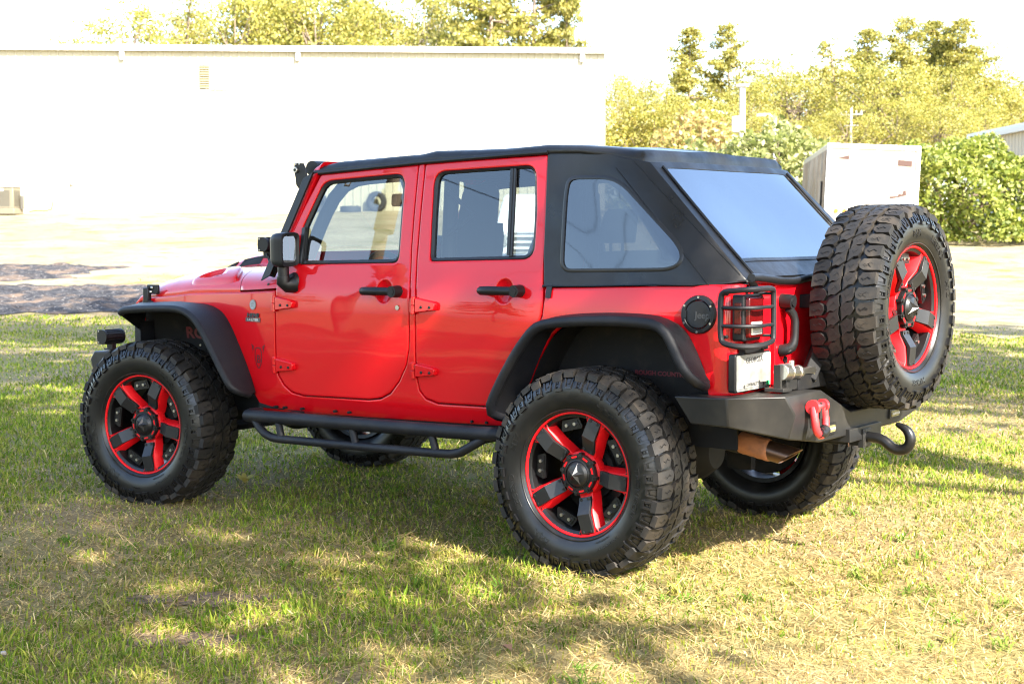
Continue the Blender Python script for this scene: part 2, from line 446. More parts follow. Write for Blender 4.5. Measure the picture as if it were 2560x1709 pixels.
# ---- hood and cowl
EX = [-3.44, -3.40, -3.33, -3.02, -2.836, -2.6, -2.314, -2.05]; EZ = [1.10, 1.125, 1.141, 1.167, 1.184, 1.195, 1.205, 1.222]
HX = [-3.44, -3.42, -3.38, -3.30, -3.2, -3.1, -2.9, -2.5, -2.05]; HH = [.002, .035, .075, .108, .125, .132, .136, .138, .14]
def hoodz(x, y, bumps=True):
    wv = ysx(max(x, -3.33), 1.2)-.022; u = min(abs(y)/wv, 1.0)
    z = np.interp(x, EX, EZ)+np.interp(x, HX, HH)*(1-u**3.4)**.5
    if bumps:      # raised centre
        cy = abs(y)/.15; f = np.clip((x+3.32)/.40, 0, 1)*np.clip((-2.70-x)/.12, 0, 1)
        f = f*f*(3-2*f); z += .062*f*float(np.clip((1.25-cy)/.35, 0, 1))
    return float(z)
b = MB()
def seam(y): return -2.383-.21*(1-min(abs(y)/.75, 1)**2)**.8
tt = list(np.linspace(0, .14, 12))+list(np.linspace(.16, 1, 62)); us = np.sin(np.linspace(-math.pi/2, math.pi/2, 121))
rows = []
for t_ in tt:
    row = []
    for u in us:
        y0 = u*.74; x = -3.44+(seam(y0)+3.44)*t_
        wv = ysx(max(x, -3.33), 1.2)-.022
        row.append((x-.035*(1-abs(u))**.5*(1 if x < -3.30 else 0)*(-3.30-x)/.14, u*wv, hoodz(x, u*wv)))
    rows.append(row)
rows.append([(x, y, z-.025) for x, y, z in rows[-1]])
b.ring(rows, False, 0)
for k, sg in ((0, 1), (-1, -1)):
    e = [r_[k] for r_ in rows[:-1]]
    b.ring([e, [(x, y-sg*-.0, z-.014) for x, y, z in e]], False, 0)
hood = b.build('hood', [RED], CAR, angle=50)
b = MB()
rows = []
for t_ in np.linspace(0, 1, 14):
    row = []
    for u in us[::2]:
        x = seam(u*.74)+.006; x = x+(-2.03-x)*t_; wv = ysx(x, 1.2)-.020; row.append((x, u*wv, hoodz(x, u*wv, False)))
    rows.append(row)
rows.insert(0, [(x, y, z-.025) for x, y, z in rows[0]])
b.ring(rows, False, 0)
b.build('cowl', [RED], CAR, angle=50)
MESHV = mat('vent_mesh', (0.006, 0.006, 0.006), 0.6)
def vent(poly, lift):
    v = MB(); n = len(poly)
    pts = [(x, y, hoodz(x, y)+lift) for x, y in poly]
    v.add(pts+[(x, y, z-.01) for x, y, z in pts], [tuple(range(n))]+[(i, (i+1) % n, n+(i+1) % n, n+i) for i in range(n)])
    for k in range(1, 14):
        a = Vector(pts[0]).lerp(Vector(pts[1]), k/14); c = Vector(pts[3]).lerp(Vector(pts[2]), k/14)
        v.tube([a+Vector((0, 0, .001)), c+Vector((0, 0, .001))], .0016, 4)
    return v
for sg in SIDES:
    v = vent([(-3.02, sg*.182), (-2.84, sg*.182), (-2.84, sg*.142), (-3.01, sg*.142)], .004); v.build('hood_vent', MESHV, hood)
    v = vent([(-3.16, sg*.178), (-3.06, sg*.182), (-3.06, sg*.142), (-3.12, sg*.142)], .004); v.build('hood_vent', MESHV, hood)
    # teardrop scoop on the shoulder of the hood
    Q = chaikin([(-2.915, -.668), (-2.71, -.700), (-2.571, -.716), (-2.485, -.722), (-2.462, -.705), (-2.49, -.66), (-2.60, -.525), (-2.70, -.535), (-2.80, -.56), (-2.87, -.60)], 2, True)
    OP = chaikin([(-2.86, -.648), (-2.76, -.672), (-2.63, -.688), (-2.625, -.645), (-2.68, -.575), (-2.73, -.572), (-2.80, -.60)], 2, True)
    ME = [(-2.765, -.664), (-2.645, -.679), (-2.64, -.64), (-2.70, -.635)]
    def hs(x, y, up): return (x, sg*-y, hoodz(x, y)+up*(.55+.45*min(1, (x+2.92)/.25)))
    Q = ccw(resamp(Q, .03)); OP = ccw(resamp(OP, .025)); v = MB()
    q1 = inset(Q, .010); q2 = inset(Q, .018)
    v.ring([[hs(x, y, -.004) for x, y in Q], [hs(x, y, .010) for x, y in inset(Q, .003)], [hs(x, y, .022) for x, y in q1], [hs(x, y, .025) for x, y in q2]], True)
    Vv, Ff = fill(q2, [OP], .03); v.add([hs(x, y, .025) for x, y in Vv], Ff)
    o1 = inset(OP, .006); v.ring([[hs(x, y, .025) for x, y in OP], [hs(x, y, .020) for x, y in inset(OP, .003)], [hs(x, y, .003) for x, y in o1]], True)
    Vv, Ff = fill(o1, [], .04); v.add([hs(x, y, .003) for x, y in Vv], Ff)
    sc_ = v.build('hood_scoop', RED, hood, angle=50)
    v = MB(); v.add([hs(x, y, .007) for x, y in ME]+[hs(x, y, .0) for x, y in ME], [(0, 1, 2, 3)]+[(i, (i+1) % 4, 4+(i+1) % 4, 4+i) for i in range(4)])
    v.build('hood_vent', MESHV, hood)
    # latch between hood and fender
    v = MB()
    v.box((-3.235, sg*.655, 1.185), (.10, .018, .055)); v.box((-3.275, sg*.668, 1.145), (.045, .03, .10)); v.box((-3.265, sg*.672, 1.10), (.08, .018, .04))
    v.cyl((-3.235, sg*.66, 1.195), (-3.235, sg*.672, 1.195), .009, n=10, m=1); v.cyl((-3.25, sg*.66, 1.17), (-3.25, sg*.672, 1.17), .009, n=10, m=1); v.cyl((-3.265, sg*.665, 1.10), (-3.265, sg*.684, 1.10), .009, n=10, m=1)
    v.build('hood_latch', [BLACK, CHROME], CAR, bevel=.006)

# ---- fender flares and liners
FO = [(-3.165, .95, 1.064), (-3.135, .95, 1.082), (-2.915, .95, 1.095), (-2.74, .95, 1.101), (-2.647, .95, 1.096), (-2.578, .95, 1.073), (-2.518, .95, 1.032), (-2.467, .95, .972), (-2.409, .95, .893), (-2.351, .95, .809), (-2.287, .95, .722), (-2.262, .945, .69), (-2.245, .91, .668), (-2.25, .83, .648)]
FI = [(-3.30, 1.085), (-3.20, 1.098), (-2.912, 1.114), (-2.705, 1.117), (-2.596, 1.102), (-2.52, 1.073), (-2.46, 1.016), (-2.401, .936), (-2.331, .826), (-2.265, .695), (-2.255, .64)]
RO = [(-.50, .86, .655), (-.512, .93, .672), (-.515, .95, .70), (-.483, .95, .771), (-.421, .95, .873), (-.353, .95, .974), (-.287, .95, 1.051), (-.249, .95, 1.084), (-.201, .95, 1.103), (-.042, .95, 1.121), (.183, .95, 1.13), (.35, .95, 1.126), (.408, .95, 1.112), (.447, .95, 1.076), (.476, .95, 1.02), (.514, .95, .948), (.545, .94, .907), (.562, .90, .877), (.558, .83, .86)]
RI = [(-.475, .655), (-.465, .68), (-.40, .82), (-.34, .95), (-.285, 1.05), (-.23, 1.10), (-.101, 1.127), (.138, 1.141), (.338, 1.135), (.407, 1.116), (.456, 1.076), (.495, 1.011), (.534, .93), (.552, .875), (.553, .858)]
for (OUT, INN, r_) in ((FO, FI, .021), (RO, RI, .024)):
    for sg in SIDES:
        b = MB(); n = 40
        o_ = path_resamp(chaikin([(p[0], sg*p[1], p[2]) for p in OUT], 2), n)
        i_ = path_resamp(chaikin([(p[0], sg*(ysx(p[0], p[1])-.004), p[1]) for p in INN], 2), n)
        mid = [o_[k].lerp(i_[k], .5)+Vector((0, 0, .006)) for k in range(n)]
        up = [(o_[k]-i_[k]).cross(o_[min(k+1, n-1)]-o_[max(k-1, 0)]).normalized()*(-sg) for k in range(n)]
        T = [[o_[k]+up[k]*r_*.9 for k in range(n)], [mid[k]+up[k]*r_*.9 for k in range(n)], [i_[k]+up[k]*.004 for k in range(n)]]
        B = [[i_[k]-up[k]*.014 for k in range(n)], [mid[k]-up[k]*.014 for k in range(n)], [o_[k]-up[k]*.012 for k in range(n)]]
        b.ring(T+B, False, 0, loop=True)
        b.tube(o_, r_, 12)
        if OUT is FO:   # the front end of the flare turns down towards the grille
            t0 = o_[0]; b.add([t0+Vector((0, 0, .01)), i_[0], (-3.33, sg*.66, .93), (-3.24, sg*.80, .985), t0+Vector((0, 0, -.015))], [(0, 1, 2, 3, 4)])
            b.box((-3.315, sg*.66, .93), (.05, .10, .14))
        b.build('fender_flare', TEX, CAR, angle=45)
for sg in SIDES:
    # front liner: flat inner wall, strip above the tyre
    b = MB(); yw = .50
    b.box((-2.80, sg*yw, .86), (1.05, .012, .56))
    a = path_resamp([(p[0], 0, p[1]-.016) for p in ARCH_F], 24)
    b.ring([[(p.x, sg*(ysx(p.x, p.z)-.01), p.z) for p in a], [(p.x, sg*yw, p.z) for p in a]], False)
    b.add([(-3.33, sg*.64, 1.05), (-3.05, sg*.5, 1.05), (-3.33, sg*.62, .74), (-3.28, sg*.5, .74)], [(0, 1, 3, 2)])
    for q in ((-2.97, .99), (-2.86, .985), (-2.90, .84), (-2.80, .83), (-3.0, .86)): b.cyl((q[0], sg*(yw+.004), q[1]), (q[0], sg*(yw+.012), q[1]), .006, n=8, m=1)
    if sg < 0:
        V, F = text2d('RC', .088, .001, .003)
        b.add([(-3.045+p[0]*1.35-p[1]*.12, -yw-.008-p[2], .900+p[1]) for p in V], F, 2)
    b.build('inner_fender', [DARK, CHROME, REDTXT], CAR, recalc=False)
    b = MB(); yw = .60
    b.box((.06, sg*yw, .86), (1.06, .012, .60))
    a = path_resamp([(p[0], 0, p[1]-.014) for p in ARCH_R], 24)
    b.ring([[(p.x, sg*(ysx(p.x, p.z)-.01), p.z) for p in a], [(p.x, sg*yw, p.z) for p in a]], False)
    if sg < 0:
        V, F = text2d('ROUGH COUNTRY', .028, .001, .001)
        b.add([(.20+p[0]*1.12, -yw-.008-p[2], .866+p[1]) for p in V], F, 2)
    b.build('inner_fender', [DARK, CHROME, REDTXT], CAR, recalc=False)

# ---- doors
W1S = [(-1.915, 1.346), (-1.919, 1.54), (-1.844, 1.684), (-1.802, 1.766, .03), (-1.75, 1.782), (-1.26, 1.806, .05), (-1.235, 1.76), (-1.231, 1.569), (-1.227, 1.362, .04)]
W1G = [(-1.893, 1.366), (-1.896, 1.534), (-1.822, 1.68), (-1.786, 1.752, .03), (-1.74, 1.766), (-1.262, 1.789, .045), (-1.248, 1.75), (-1.244, 1.57), (-1.240, 1.381, .03)]
W2S = [(-1.024, 1.371, .02), (-1.036, 1.552), (-1.047, 1.81, .07), (-.43, 1.826, .06), (-.402, 1.616), (-.394, 1.388, .07)]
W2G = [(-1.004, 1.388, .01), (-1.017, 1.587), (-1.022, 1.797, .05), (-.437, 1.813, .05), (-.417, 1.616), (-.407, 1.405, .06)]
SEAL = mat('window_rubber', (0.009, 0.009, 0.01), 0.36, spec=.4)
def ellipse(cx, cz, rx, rz, n=28): return [(cx+rx*math.cos(2*math.pi*k/n), cz+rz*math.sin(2*math.pi*k/n)) for k in range(n)]
def handle_mesh(sg, x0, x1, z, kx):
    v = MB(); f = side(sg)
    v.cyl(f(kx, z, .0), f(kx, z, -.055), .030, .028, 20); v.cyl(f(kx, z, -.054), f(kx, z, -.058), .018, .017, 16)
    pts = [f(kx-.02, z, -.036), f(x0+.05, z, -.05), f(x0+.015, z-.001, -.046), f(x0-.004, z-.002, -.03)]
    v.tube(path_resamp(pts, 9), [.021, .021, .021, .021, .022, .022, .022, .021, .016], 10)
    v.cyl(f(x0+.01, z, .005), f(x0+.012, z, -.035), .014, .014, 10)
    return v
def hinge_mesh(sg, x, z0, z1, xe):
    v = MB(); f = side(sg); zm = (z0+z1)/2
    v.cyl(f(x, z0, -.012), f(x, zm-.001, -.012), .014, n=12); v.cyl(f(x, zm+.001, -.012), f(x, z1, -.012), .014, n=12)
    P = [(x+.012, z0+.006), (xe-.006, z0+.022), (xe, z0+.03), (xe, z1-.03), (xe-.008, z1-.022), (x+.012, z1-.004)]
    v.prism(P, f, .0, -.026, 0, .9)
    v.prism([(x-.03, z0+.008), (x, z0+.008), (x, z1-.008), (x-.03, z1-.008)], f, .004, -.008)
    for k in (.42, .78): v.cyl(f(x+(xe-x)*k, zm-.006, -.024), f(x+(xe-x)*k, zm-.006, -.031), .008, .007, 10, 1)
    return v
for sg in SIDES:
    for (D, WS, WG, div, hz, hx, hd) in ((D1, W1S, W1G, None, ((1.097, 1.182), (.770, .856)), (-2.066, -1.916), (-1.417, -1.19, 1.222, -1.205)),
                                        (D2, W2S, W2G, (-.561, 1.812, -.539, 1.404), ((1.113, 1.199), (.797, .877)), (-1.092, -.944), (-.665, -.44, 1.240, -.452))):
        b = MB(); hole = rp(WS, .012)
        cup = ellipse(hd[3]-.095, hd[2]-.003, .052, .056)
        f = side(sg)
        panel(b, rp(D, .012, 2), f, (hole, cup), .045, .006, .05)
        # dished cup behind the handle
        cx, cz = hd[3]-.095, hd[2]-.003
        b.ring([[f(cx+(p[0]-cx)*k, cz+(p[1]-cz)*k, .008+.022*(1-min(k, 1)**2)) for p in cup] for k in (1.05, 1.0, .9, .7, .45, .2, .02)], True, 0)
        door = b.build('door', [RED], CAR)
        # rubber seal, glass and divider
        s = MB(); g_ = rp(WG, .01)
        s_o = ccw(resamp(hole, .04)); s_i = ccw(resamp(g_, .04))
        o3 = path_resamp([(p[0], 0, p[1]) for p in s_o+s_o[:1]], 81)[:-1]; i3 = path_resamp([(p[0], 0, p[1]) for p in s_i+s_i[:1]], 81)[:-1]
        k0 = min(range(80), key=lambda k: (i3[k]-o3[0]).length); i3 = i3[k0:]+i3[:k0]
        s.ring([[f(p.x, p.z, .006) for p in o3], [f(o.x*.7+p.x*.3, o.z*.7+p.z*.3, .002) for o, p in zip(o3, i3)], [f(p.x, p.z, .008) for p in i3], [f(p.x, p.z, .028) for p in i3], [f(p.x, p.z, .03) for p in o3]], True, 0)
        if div:
            s.prism([(div[0]-.016, div[1]), (div[0]+.016, div[1]), (div[2]+.016, div[3]), (div[2]-.016, div[3])][::-1], f, .012, .0)
            s.prism([(div[0]-.003, div[1]), (div[0]+.003, div[1]), (div[2]+.003, div[3]), (div[2]-.003, div[3])][::-1], f, .0, -.004)
        else:
            s.prism([(-1.915, 1.35), (-1.893, 1.35), (-1.893, 1.54), (-1.915, 1.54)], f, .004, -.008)
        s.build('window_seal', SEAL, door)
        s = MB(); V, F = fill(ccw(resamp(g_, .05)), [], .08); s.add([f(a, c, .016) for a, c in V], F)
        s.build('window', GLASS if div is None else GLASSD, door, recalc=True)
        for (z0, z1) in hz: hinge_mesh(sg, hx[0], z0, z1, hx[1]).build('hinge', [RED, BLACK], door, bevel=.003)
        handle_mesh(sg, *hd).build('handle', BLACK, door)
        if D is D1:
            s = MB(); s.cyl(f(-1.203, 1.142, .002), f(-1.203, 1.142, -.006), .013, .012, 18); s.build('lock', CHROME, door)

# ---- windscreen frame, light bar and lamps
b = MB()
def scr(t, y): return Vector((-2.10+(-1.845+2.10)*t, y, 1.33+(1.855-1.33)*t))
FRO = [(-.768, 0), (.768, 0), (.700, 1), (-.700, 1)]; FRI = [(-.645, .10), (.645, .10), (.60, .90), (-.60, .90)]
def scrf(y, t, d=0): p = scr(t, y); return (p.x+d*.9-.02, p.y, p.z+d*.43)
panel(b, rp(FRO, .04), scrf, (rp(FRI, .06),), .065, .012, .12)
frame = b.build('windscreen_frame', RED, CAR)
b = MB(); V, F = fill(ccw(resamp(rp(FRI, .06), .1)), [], .2); b.add([scrf(y, t, .02) for y, t in V], F); b.build('windscreen', GLASS, frame)
for sg in SIDES:
    b = MB()
    q = [scr(t, sg*(.772-.066*t)) for t in np.linspace(-.10, .93, 8)]
    b.ring([[p+Vector((-.065, 0, -.02)) for p in q], [p+Vector((.006, 0, .01)) for p in q], [p+Vector((.006, sg*.012, .01)) for p in q], [p+Vector((-.065, sg*.012, -.02)) for p in q]], False, 0, loop=True)
    BR = [(-2.002, 1.881), (-1.943, 1.877), (-1.922, 1.841), (-1.915, 1.80), (-1.975, 1.745), (-1.992, 1.766), (-1.998, 1.807), (-2.008, 1.843)]
    b.prism(BR, lambda x, z, d: (x, sg*(.70+d), z), 0, .012)
    b.cyl((-1.988, sg*.71, 1.843), (-1.988, sg*.724, 1.843), .016, n=14, m=1); b.cyl((-1.988, sg*.724, 1.843), (-1.988, sg*.727, 1.843), .008, n=10)
    b.cyl((-1.99, sg*.71, 1.873), (-1.99, sg*.716, 1.873), .005, n=8, m=1); b.cyl((-1.965, sg*.71, 1.873), (-1.965, sg*.716, 1.873), .005, n=8, m=1)
    b.prism([(-2.195, 1.29), (-2.125, 1.275), (-2.09, 1.33), (-2.09, 1.37), (-2.14, 1.36)], lambda x, z, d: (x, sg*(.745+d), z), 0, .014)
    for q in ((-2.165, 1.303), (-2.155, 1.235)): b.cyl((q[0], sg*.752, q[1]), (q[0], sg*.768, q[1]), .012, .010, 12)
    b.build('light_bracket', [BLACK, CHROME], CAR, bevel=.003)
b = MB()
c = (-1.945, 1.853)
b.prism([(c[0]+.045*math.cos(t), c[1]+.04*math.sin(t)) for t in np.linspace(0, 2*math.pi, 20, endpoint=False)], lambda x, z, d: (x, d, z), -.64, .64)
for k in range(7): b.box((c[0]+.04-.006*k, 0, c[1]+.012+.004*k), (.02, 1.26, .003))
b.build('light_bar', [BLACK], CAR)
def pod(name, c, L, r_, rotz=0.0):
    v = MB(); ct, st = math.cos(rotz), math.sin(rotz)
    def f(x, z, d): return (c[0]+x*ct-d*st, c[1]+x*st+d*ct, c[2]+z)
    sec = [(r_*1.0*math.cos(t), r_*math.sin(t)) for t in np.linspace(-math.pi*.55, math.pi*.55, 12)]+[(-r_*.9, r_*.95), (-r_*1.0, 0), (-r_*.9, -r_*.95)]
    v.prism([(x*.93, z*.93) for x, z in sec], f, -L/2+.01, L/2-.01)
    for e in (-1, 1): v.prism(sec, f, e*L/2, e*(L/2-.014))
    for k in range(7):
        t = (-.42+.14*k)*math.pi; v.prism([(r_*.9*math.cos(t-.06), r_*.9*math.sin(t-.06)), (r_*1.03*math.cos(t-.06), r_*1.03*math.sin(t-.06)), (r_*1.03*math.cos(t+.06), r_*1.03*math.sin(t+.06)), (r_*.9*math.cos(t+.06), r_*.9*math.sin(t+.06))], f, -L/2+.02, L/2-.02)
    for q in ((-.6, .75), (-.6, -.75)): v.cyl(f(q[0]*r_, q[1]*r_, -L/2-.003), f(q[0]*r_, q[1]*r_, -L/2+.002), .005, n=8, m=1)
    v.box(f(0, -r_*1.35, 0), (.05, .03, r_*.9)); v.box(f(0, -r_*1.7, 0), (.07, .06, .01))
    v.prism([(-r_*1.02, -r_*.8), (-r_*.98, -r_*.8), (-r_*.98, r_*.8), (-r_*1.02, r_*.8)], f, -L/2+.015, L/2-.015, 2)
    return v.build(name, [BLACK, CHROME, CLEAR], CAR, bevel=.002)
for sg in SIDES:
    pod('cowl_lamp', (-2.205, sg*.715, 1.45), .085, .04)
    b = MB(); b.tube([(-2.20, sg*.73, 1.40), (-2.17, sg*.74, 1.36), (-2.15, sg*.75, 1.32)], .008, 8); b.build('lamp_stalk', BLACK, CAR)

# ---- mirrors
for sg in SIDES:
    b = MB()
    y0, y1, z0, z1, X = .775, .902, 1.33, 1.517, -1.915
    def mp(y, z, d): return (X-d, sg*y, z)
    sec = rp([(y0, z0+.012, .03), (y1, z0, .035), (y1+.004, z1-.005, .03), (y0-.004, z1, .03)], .03)
    hs = rp([(y0+.012, z0+.03, .03), (y1-.012, z0+.025, .03), (y1-.012, z1-.022, .03), (y0+.01, z1-.018, .03)], .03)
    sec = resamp(sec, .02); hs = resamp(hs, .02)
    def ringpts(P, k, d):
        cy = (y0+y1)/2; cz = (z0+z1)/2
        P = path_resamp([(a, c_, 0) for a, c_ in P+P[:1]], 49)[:-1]
        return [mp(cy+(p.x-cy)*k, cz+(p.y-cz)*k, d) for p in P]
    b.ring([ringpts(hs, .96, .012), ringpts(hs, 1.0, .0), ringpts(sec, .97, -.004), ringpts(sec, 1.0, .006), ringpts(sec, 1.0, .045), ringpts(sec, .95, .075), ringpts(sec, .78, .095), ringpts(sec, .4, .105)], True, 0, cap1=True)
    b.cyl((X-.045, sg*.845, 1.335), (X-.045, sg*.845, 1.25), .03, .03, 16)
    b.tube([(X-.045, sg*.845, 1.285), (X-.045, sg*.845, 1.255), (X-.04, sg*.83, 1.237), (X-.02, sg*.79, 1.245)], [.035, .038, .036, .05], 16)
    b.prism(ellipse(-1.945, 1.255, .043, .052, 24), side(sg), .0, -.018, 0, .85)
    mir = b.build('mirror', BLACK, CAR, angle=50)
    b = MB(); b.prism(hs, mp, .012, .008); b.build('mirror_glass', MIRR, mir)

# ---- soft top
b = MB()
RX = [-1.87, -1.80, -1.70, -1.45, -1.15, -1.06, -.85, -.6, -.37, -.18, -.03, .06, .125]
RZE = [1.826, 1.828, 1.833, 1.846, 1.861, 1.864, 1.872, 1.88, 1.887, 1.882, 1.862, 1.838, 1.822]
RZT = [1.848, 1.868, 1.884, 1.893, 1.903, 1.918, 1.914, 1.913, 1.922, 1.913, 1.897, 1.888, 1.880]
def roofrow(x):
    ze = float(np.interp(x, RX, RZE)); zt = float(np.interp(x, RX, RZT)); wv = ys(ze)+.006-.04*max(0, (x+.2)/.33)**2*(x > -.2)
    h = []
    for (fy, fz) in ((0, -.012), (0.004, -.006), (.005, .008), (.002, .4), (-.012, .75), (-.035, .93), (-.10, 1.0), (-.25, 1.03), (-.45, 1.06)):
        h.append((wv+fy, ze+(fz if abs(fz) < .02 else fz*(zt-ze))))
    row = [(x, -y, z) for y, z in h]+[(x, 0, zt+.012)]+[(x, y, z) for y, z in reversed(h)]
    return row
rows = [roofrow(x) for x in np.linspace(-1.87, .125, 60)]
rows.append([(x+.018, y*.995, z-.03 if abs(y) < .66 else z) for x, y, z in rows[-1]])
rows.append([(x+.004, y*.99, 1.80+.008*abs(y)) for x, y, z in rows[-1]])
b.ring(rows, False, 0)
b.ring([rows[0], [(x+.01, y*.98, min(z, 1.835)-.02) for x, y, z in rows[0]]], False, 0)
# rail along the door tops
for sg in SIDES:
    q = [(x, sg*(ys(np.interp(x, RX, RZE))+.008), float(np.interp(x, RX, RZE))-.004) for x in np.linspace(-1.83, -.36, 16)]
    b.tube(q, .011, 8)
T0 = Vector((.175, .665, 1.822)); B0 = Vector((.695, .715, 1.300))
QS = [(-.318, 1.260), (-.028, 1.268), (.277, 1.279), (.471, 1.281), (.60, 1.291), (.695, 1.302), (.175, 1.822), (.06, 1.845), (-.03, 1.868), (-.18, 1.888), (-.366, 1.895), (-.346, 1.599), (-.335, 1.40)]
def soft(sg, off=0.0):
    ax, az = T0.x-B0.x, T0.z-B0.z; L_ = math.hypot(ax, az)
    def f(x, z, d=0.0):
        s = ((x-B0.x)*az-(z-B0.z)*ax)/L_      # distance from the slanting rear edge, towards the front
        s = abs(s); t = min(max(((x-B0.x)*ax+(z-B0.z)*az)/L_/L_, 0), 1)
        base = ys(z)+.004
        edge = B0.y+(T0.y-B0.y)*t
        k = max(0, 1-s/.17); y = base-(base-edge)*k*k
        y += .006*math.sin(9*x+3*z)*math.sin(5*z)*(1-k)*.6
        return (x, sg*(y+off-d), z)
    return f
QW = [(-.246, 1.69), (-.235, 1.767, .055), (.03, 1.763, .10), (.418, 1.43, .11), (.385, 1.347, .10), (-.232, 1.334, .06)]
for sg in SIDES:
    panel(b, QS, soft(sg), (rp(QW, .05, 6),), .006, .004, .035)
    f = soft(sg)
    for P in ([(-.322, 1.266), (-.028, 1.272), (.277, 1.283), (.471, 1.285), (.69, 1.305)],): b.tube([f(x, z, -.001) for x, z in P], .006, 6)
for sg in SIDES:
    f = soft(sg); b.tube([f(.02+.525*t, 1.80-.515*t, -.0005) for t in np.linspace(0, 1, 24)], .0028, 5)
    b.tube([f(.10+.56*t, 1.83-.50*t, -.0005) for t in np.linspace(0, 1, 24)], .0022, 5)
# slanting back: border strips, top and bottom strips around the window
def back(y, v, d=0.0):
    """v runs 0 at the bottom to 1 at the top of the slope"""
    p = B0.lerp(T0, v); wv = p.y; u = y/wv
    sag = .022*math.sin(math.pi*v)*(1-abs(u)**2)
    q = Vector((p.x, y, p.z)); n = Vector((.707, 0, .707))
    edge = .03*max(0, (abs(u)-.86)/.14)**2
    q = q-n*(sag+edge*.0+d)+n*.012*(1-abs(u)**6)
    return (q.x, q.y, q.z)
WB = rp([(-.612, .185, .02), (.612, .185, .02), (.585, .945, .05), (-.585, .945, .05)], .03, 6)
OUTB = [(-.715, -.0), (.715, -.0), (.666, 1.0), (-.666, 1.0)]
bb = resamp(OUTB, .05)
panel(b, OUTB, back, (WB,), .006, .003, .05)
for P in ([(-.63, .02), (-.602, .955)], [(.63, .02), (.602, .955)]):
    b.tube([back(P[0][0]+(P[1][0]-P[0][0])*t, P[0][1]+(P[1][1]-P[0][1])*t, -.004) for t in np.linspace(0, 1, 14)], .007, 6)
b.tube([back(y, .155, -.001) for y in np.linspace(-.62, .62, 14)], .003, 5)
# bottom bar above the tailgate and strap ends
b.tube([(.705, y, 1.305+.012*math.cos(y*9)) for y in np.linspace(-.70, .70, 20)], .02, 8)
b.add([(.712, -.52, 1.32), (.712, .52, 1.32), (.70, .52, 1.292), (.70, -.52, 1.292)], [(0, 1, 2, 3)])
top = b.build('soft_top', CANVAS, CAR, angle=55)
for sg in SIDES:
    v = MB(); q = ccw(resamp(rp(QW, .05, 6), .04)); f = soft(sg)
    V, F = fill(q, [], .06); v.add([f(x, z, .004) for x, z in V], F)
    win = v.build('side_window', VINYL, top)
    v = MB(); qi = inset(q, .012); v.ring([[f(x, z, .0) for x, z in inset(q, -.006)], [f(x, z, -.004) for x, z in inset(q, .002)], [f(x, z, -.003) for x, z in qi], [f(x, z, .003) for x, z in qi]], True)
    v.build('window_welt', SEAL, win, angle=60)
    for (x, z, a_) in ((-.285, 1.262, 0), ):
        v = MB(); g_ = side(sg); v.prism([(x-.014, z-.05), (x+.014, z-.05), (x+.018, z+.012), (x-.012, z+.012)], g_, -.003, -.009); v.build('strap', CANVAS, top)
    v = MB(); v.add([(.695, sg*.71, 1.305), (.72, sg*.685, 1.30), (.715, sg*.60, 1.225), (.70, sg*.63, 1.22), (.69, sg*.705, 1.30), (.714, sg*.68, 1.295), (.708, sg*.595, 1.22), (.694, sg*.625, 1.215)], [(0, 1, 2, 3), (7, 6, 5, 4), (0, 3, 7, 4), (1, 5, 6, 2), (0, 4, 5, 1), (3, 2, 6, 7)]); v.build('strap', CANVAS, top)
v = MB(); q = ccw(resamp(WB, .05)); V, F = fill(q, [], .06); v.add([back(y, t, .003) for y, t in V], F); v.build('rear_window', VINYLR, top)

# ---- tailgate
b = MB()
panel(b, rp([(-GATE, .825), (GATE, .825), (GATE, 1.296), (-GATE, 1.296)], .03), lambda y, z, d=0: (.694-d+.006*math.cos(y*3), y, z), (), .04, .007, .1)
gate = b.build('tailgate', RED, CAR)
b = MB(); hy = -.40
b.cyl((.69, hy, 1.208), (.752, hy, 1.204), .034, .032, 22); b.cyl((.75, hy, 1.204), (.756, hy, 1.204), .02, .019, 16)
b.tube(path_resamp([(.735, hy-.01, 1.175), (.745, hy+.015, 1.145), (.75, hy+.02, 1.12), (.75, hy+.018, 1.05), (.745, hy+.01, 1.01), (.72, hy-.005, .992), (.695, hy-.01, .99)], 14), [.02, .02, .02, .019, .019, .019, .019, .019, .02, .022, .024, .026, .027, .028], 10)
b.build('handle', BLACK, gate)
b = MB(); b.cyl((.69, -.368, .945), (.703, -.368, .945), .018, .016, 16); b.build('lock', BLACK, gate)

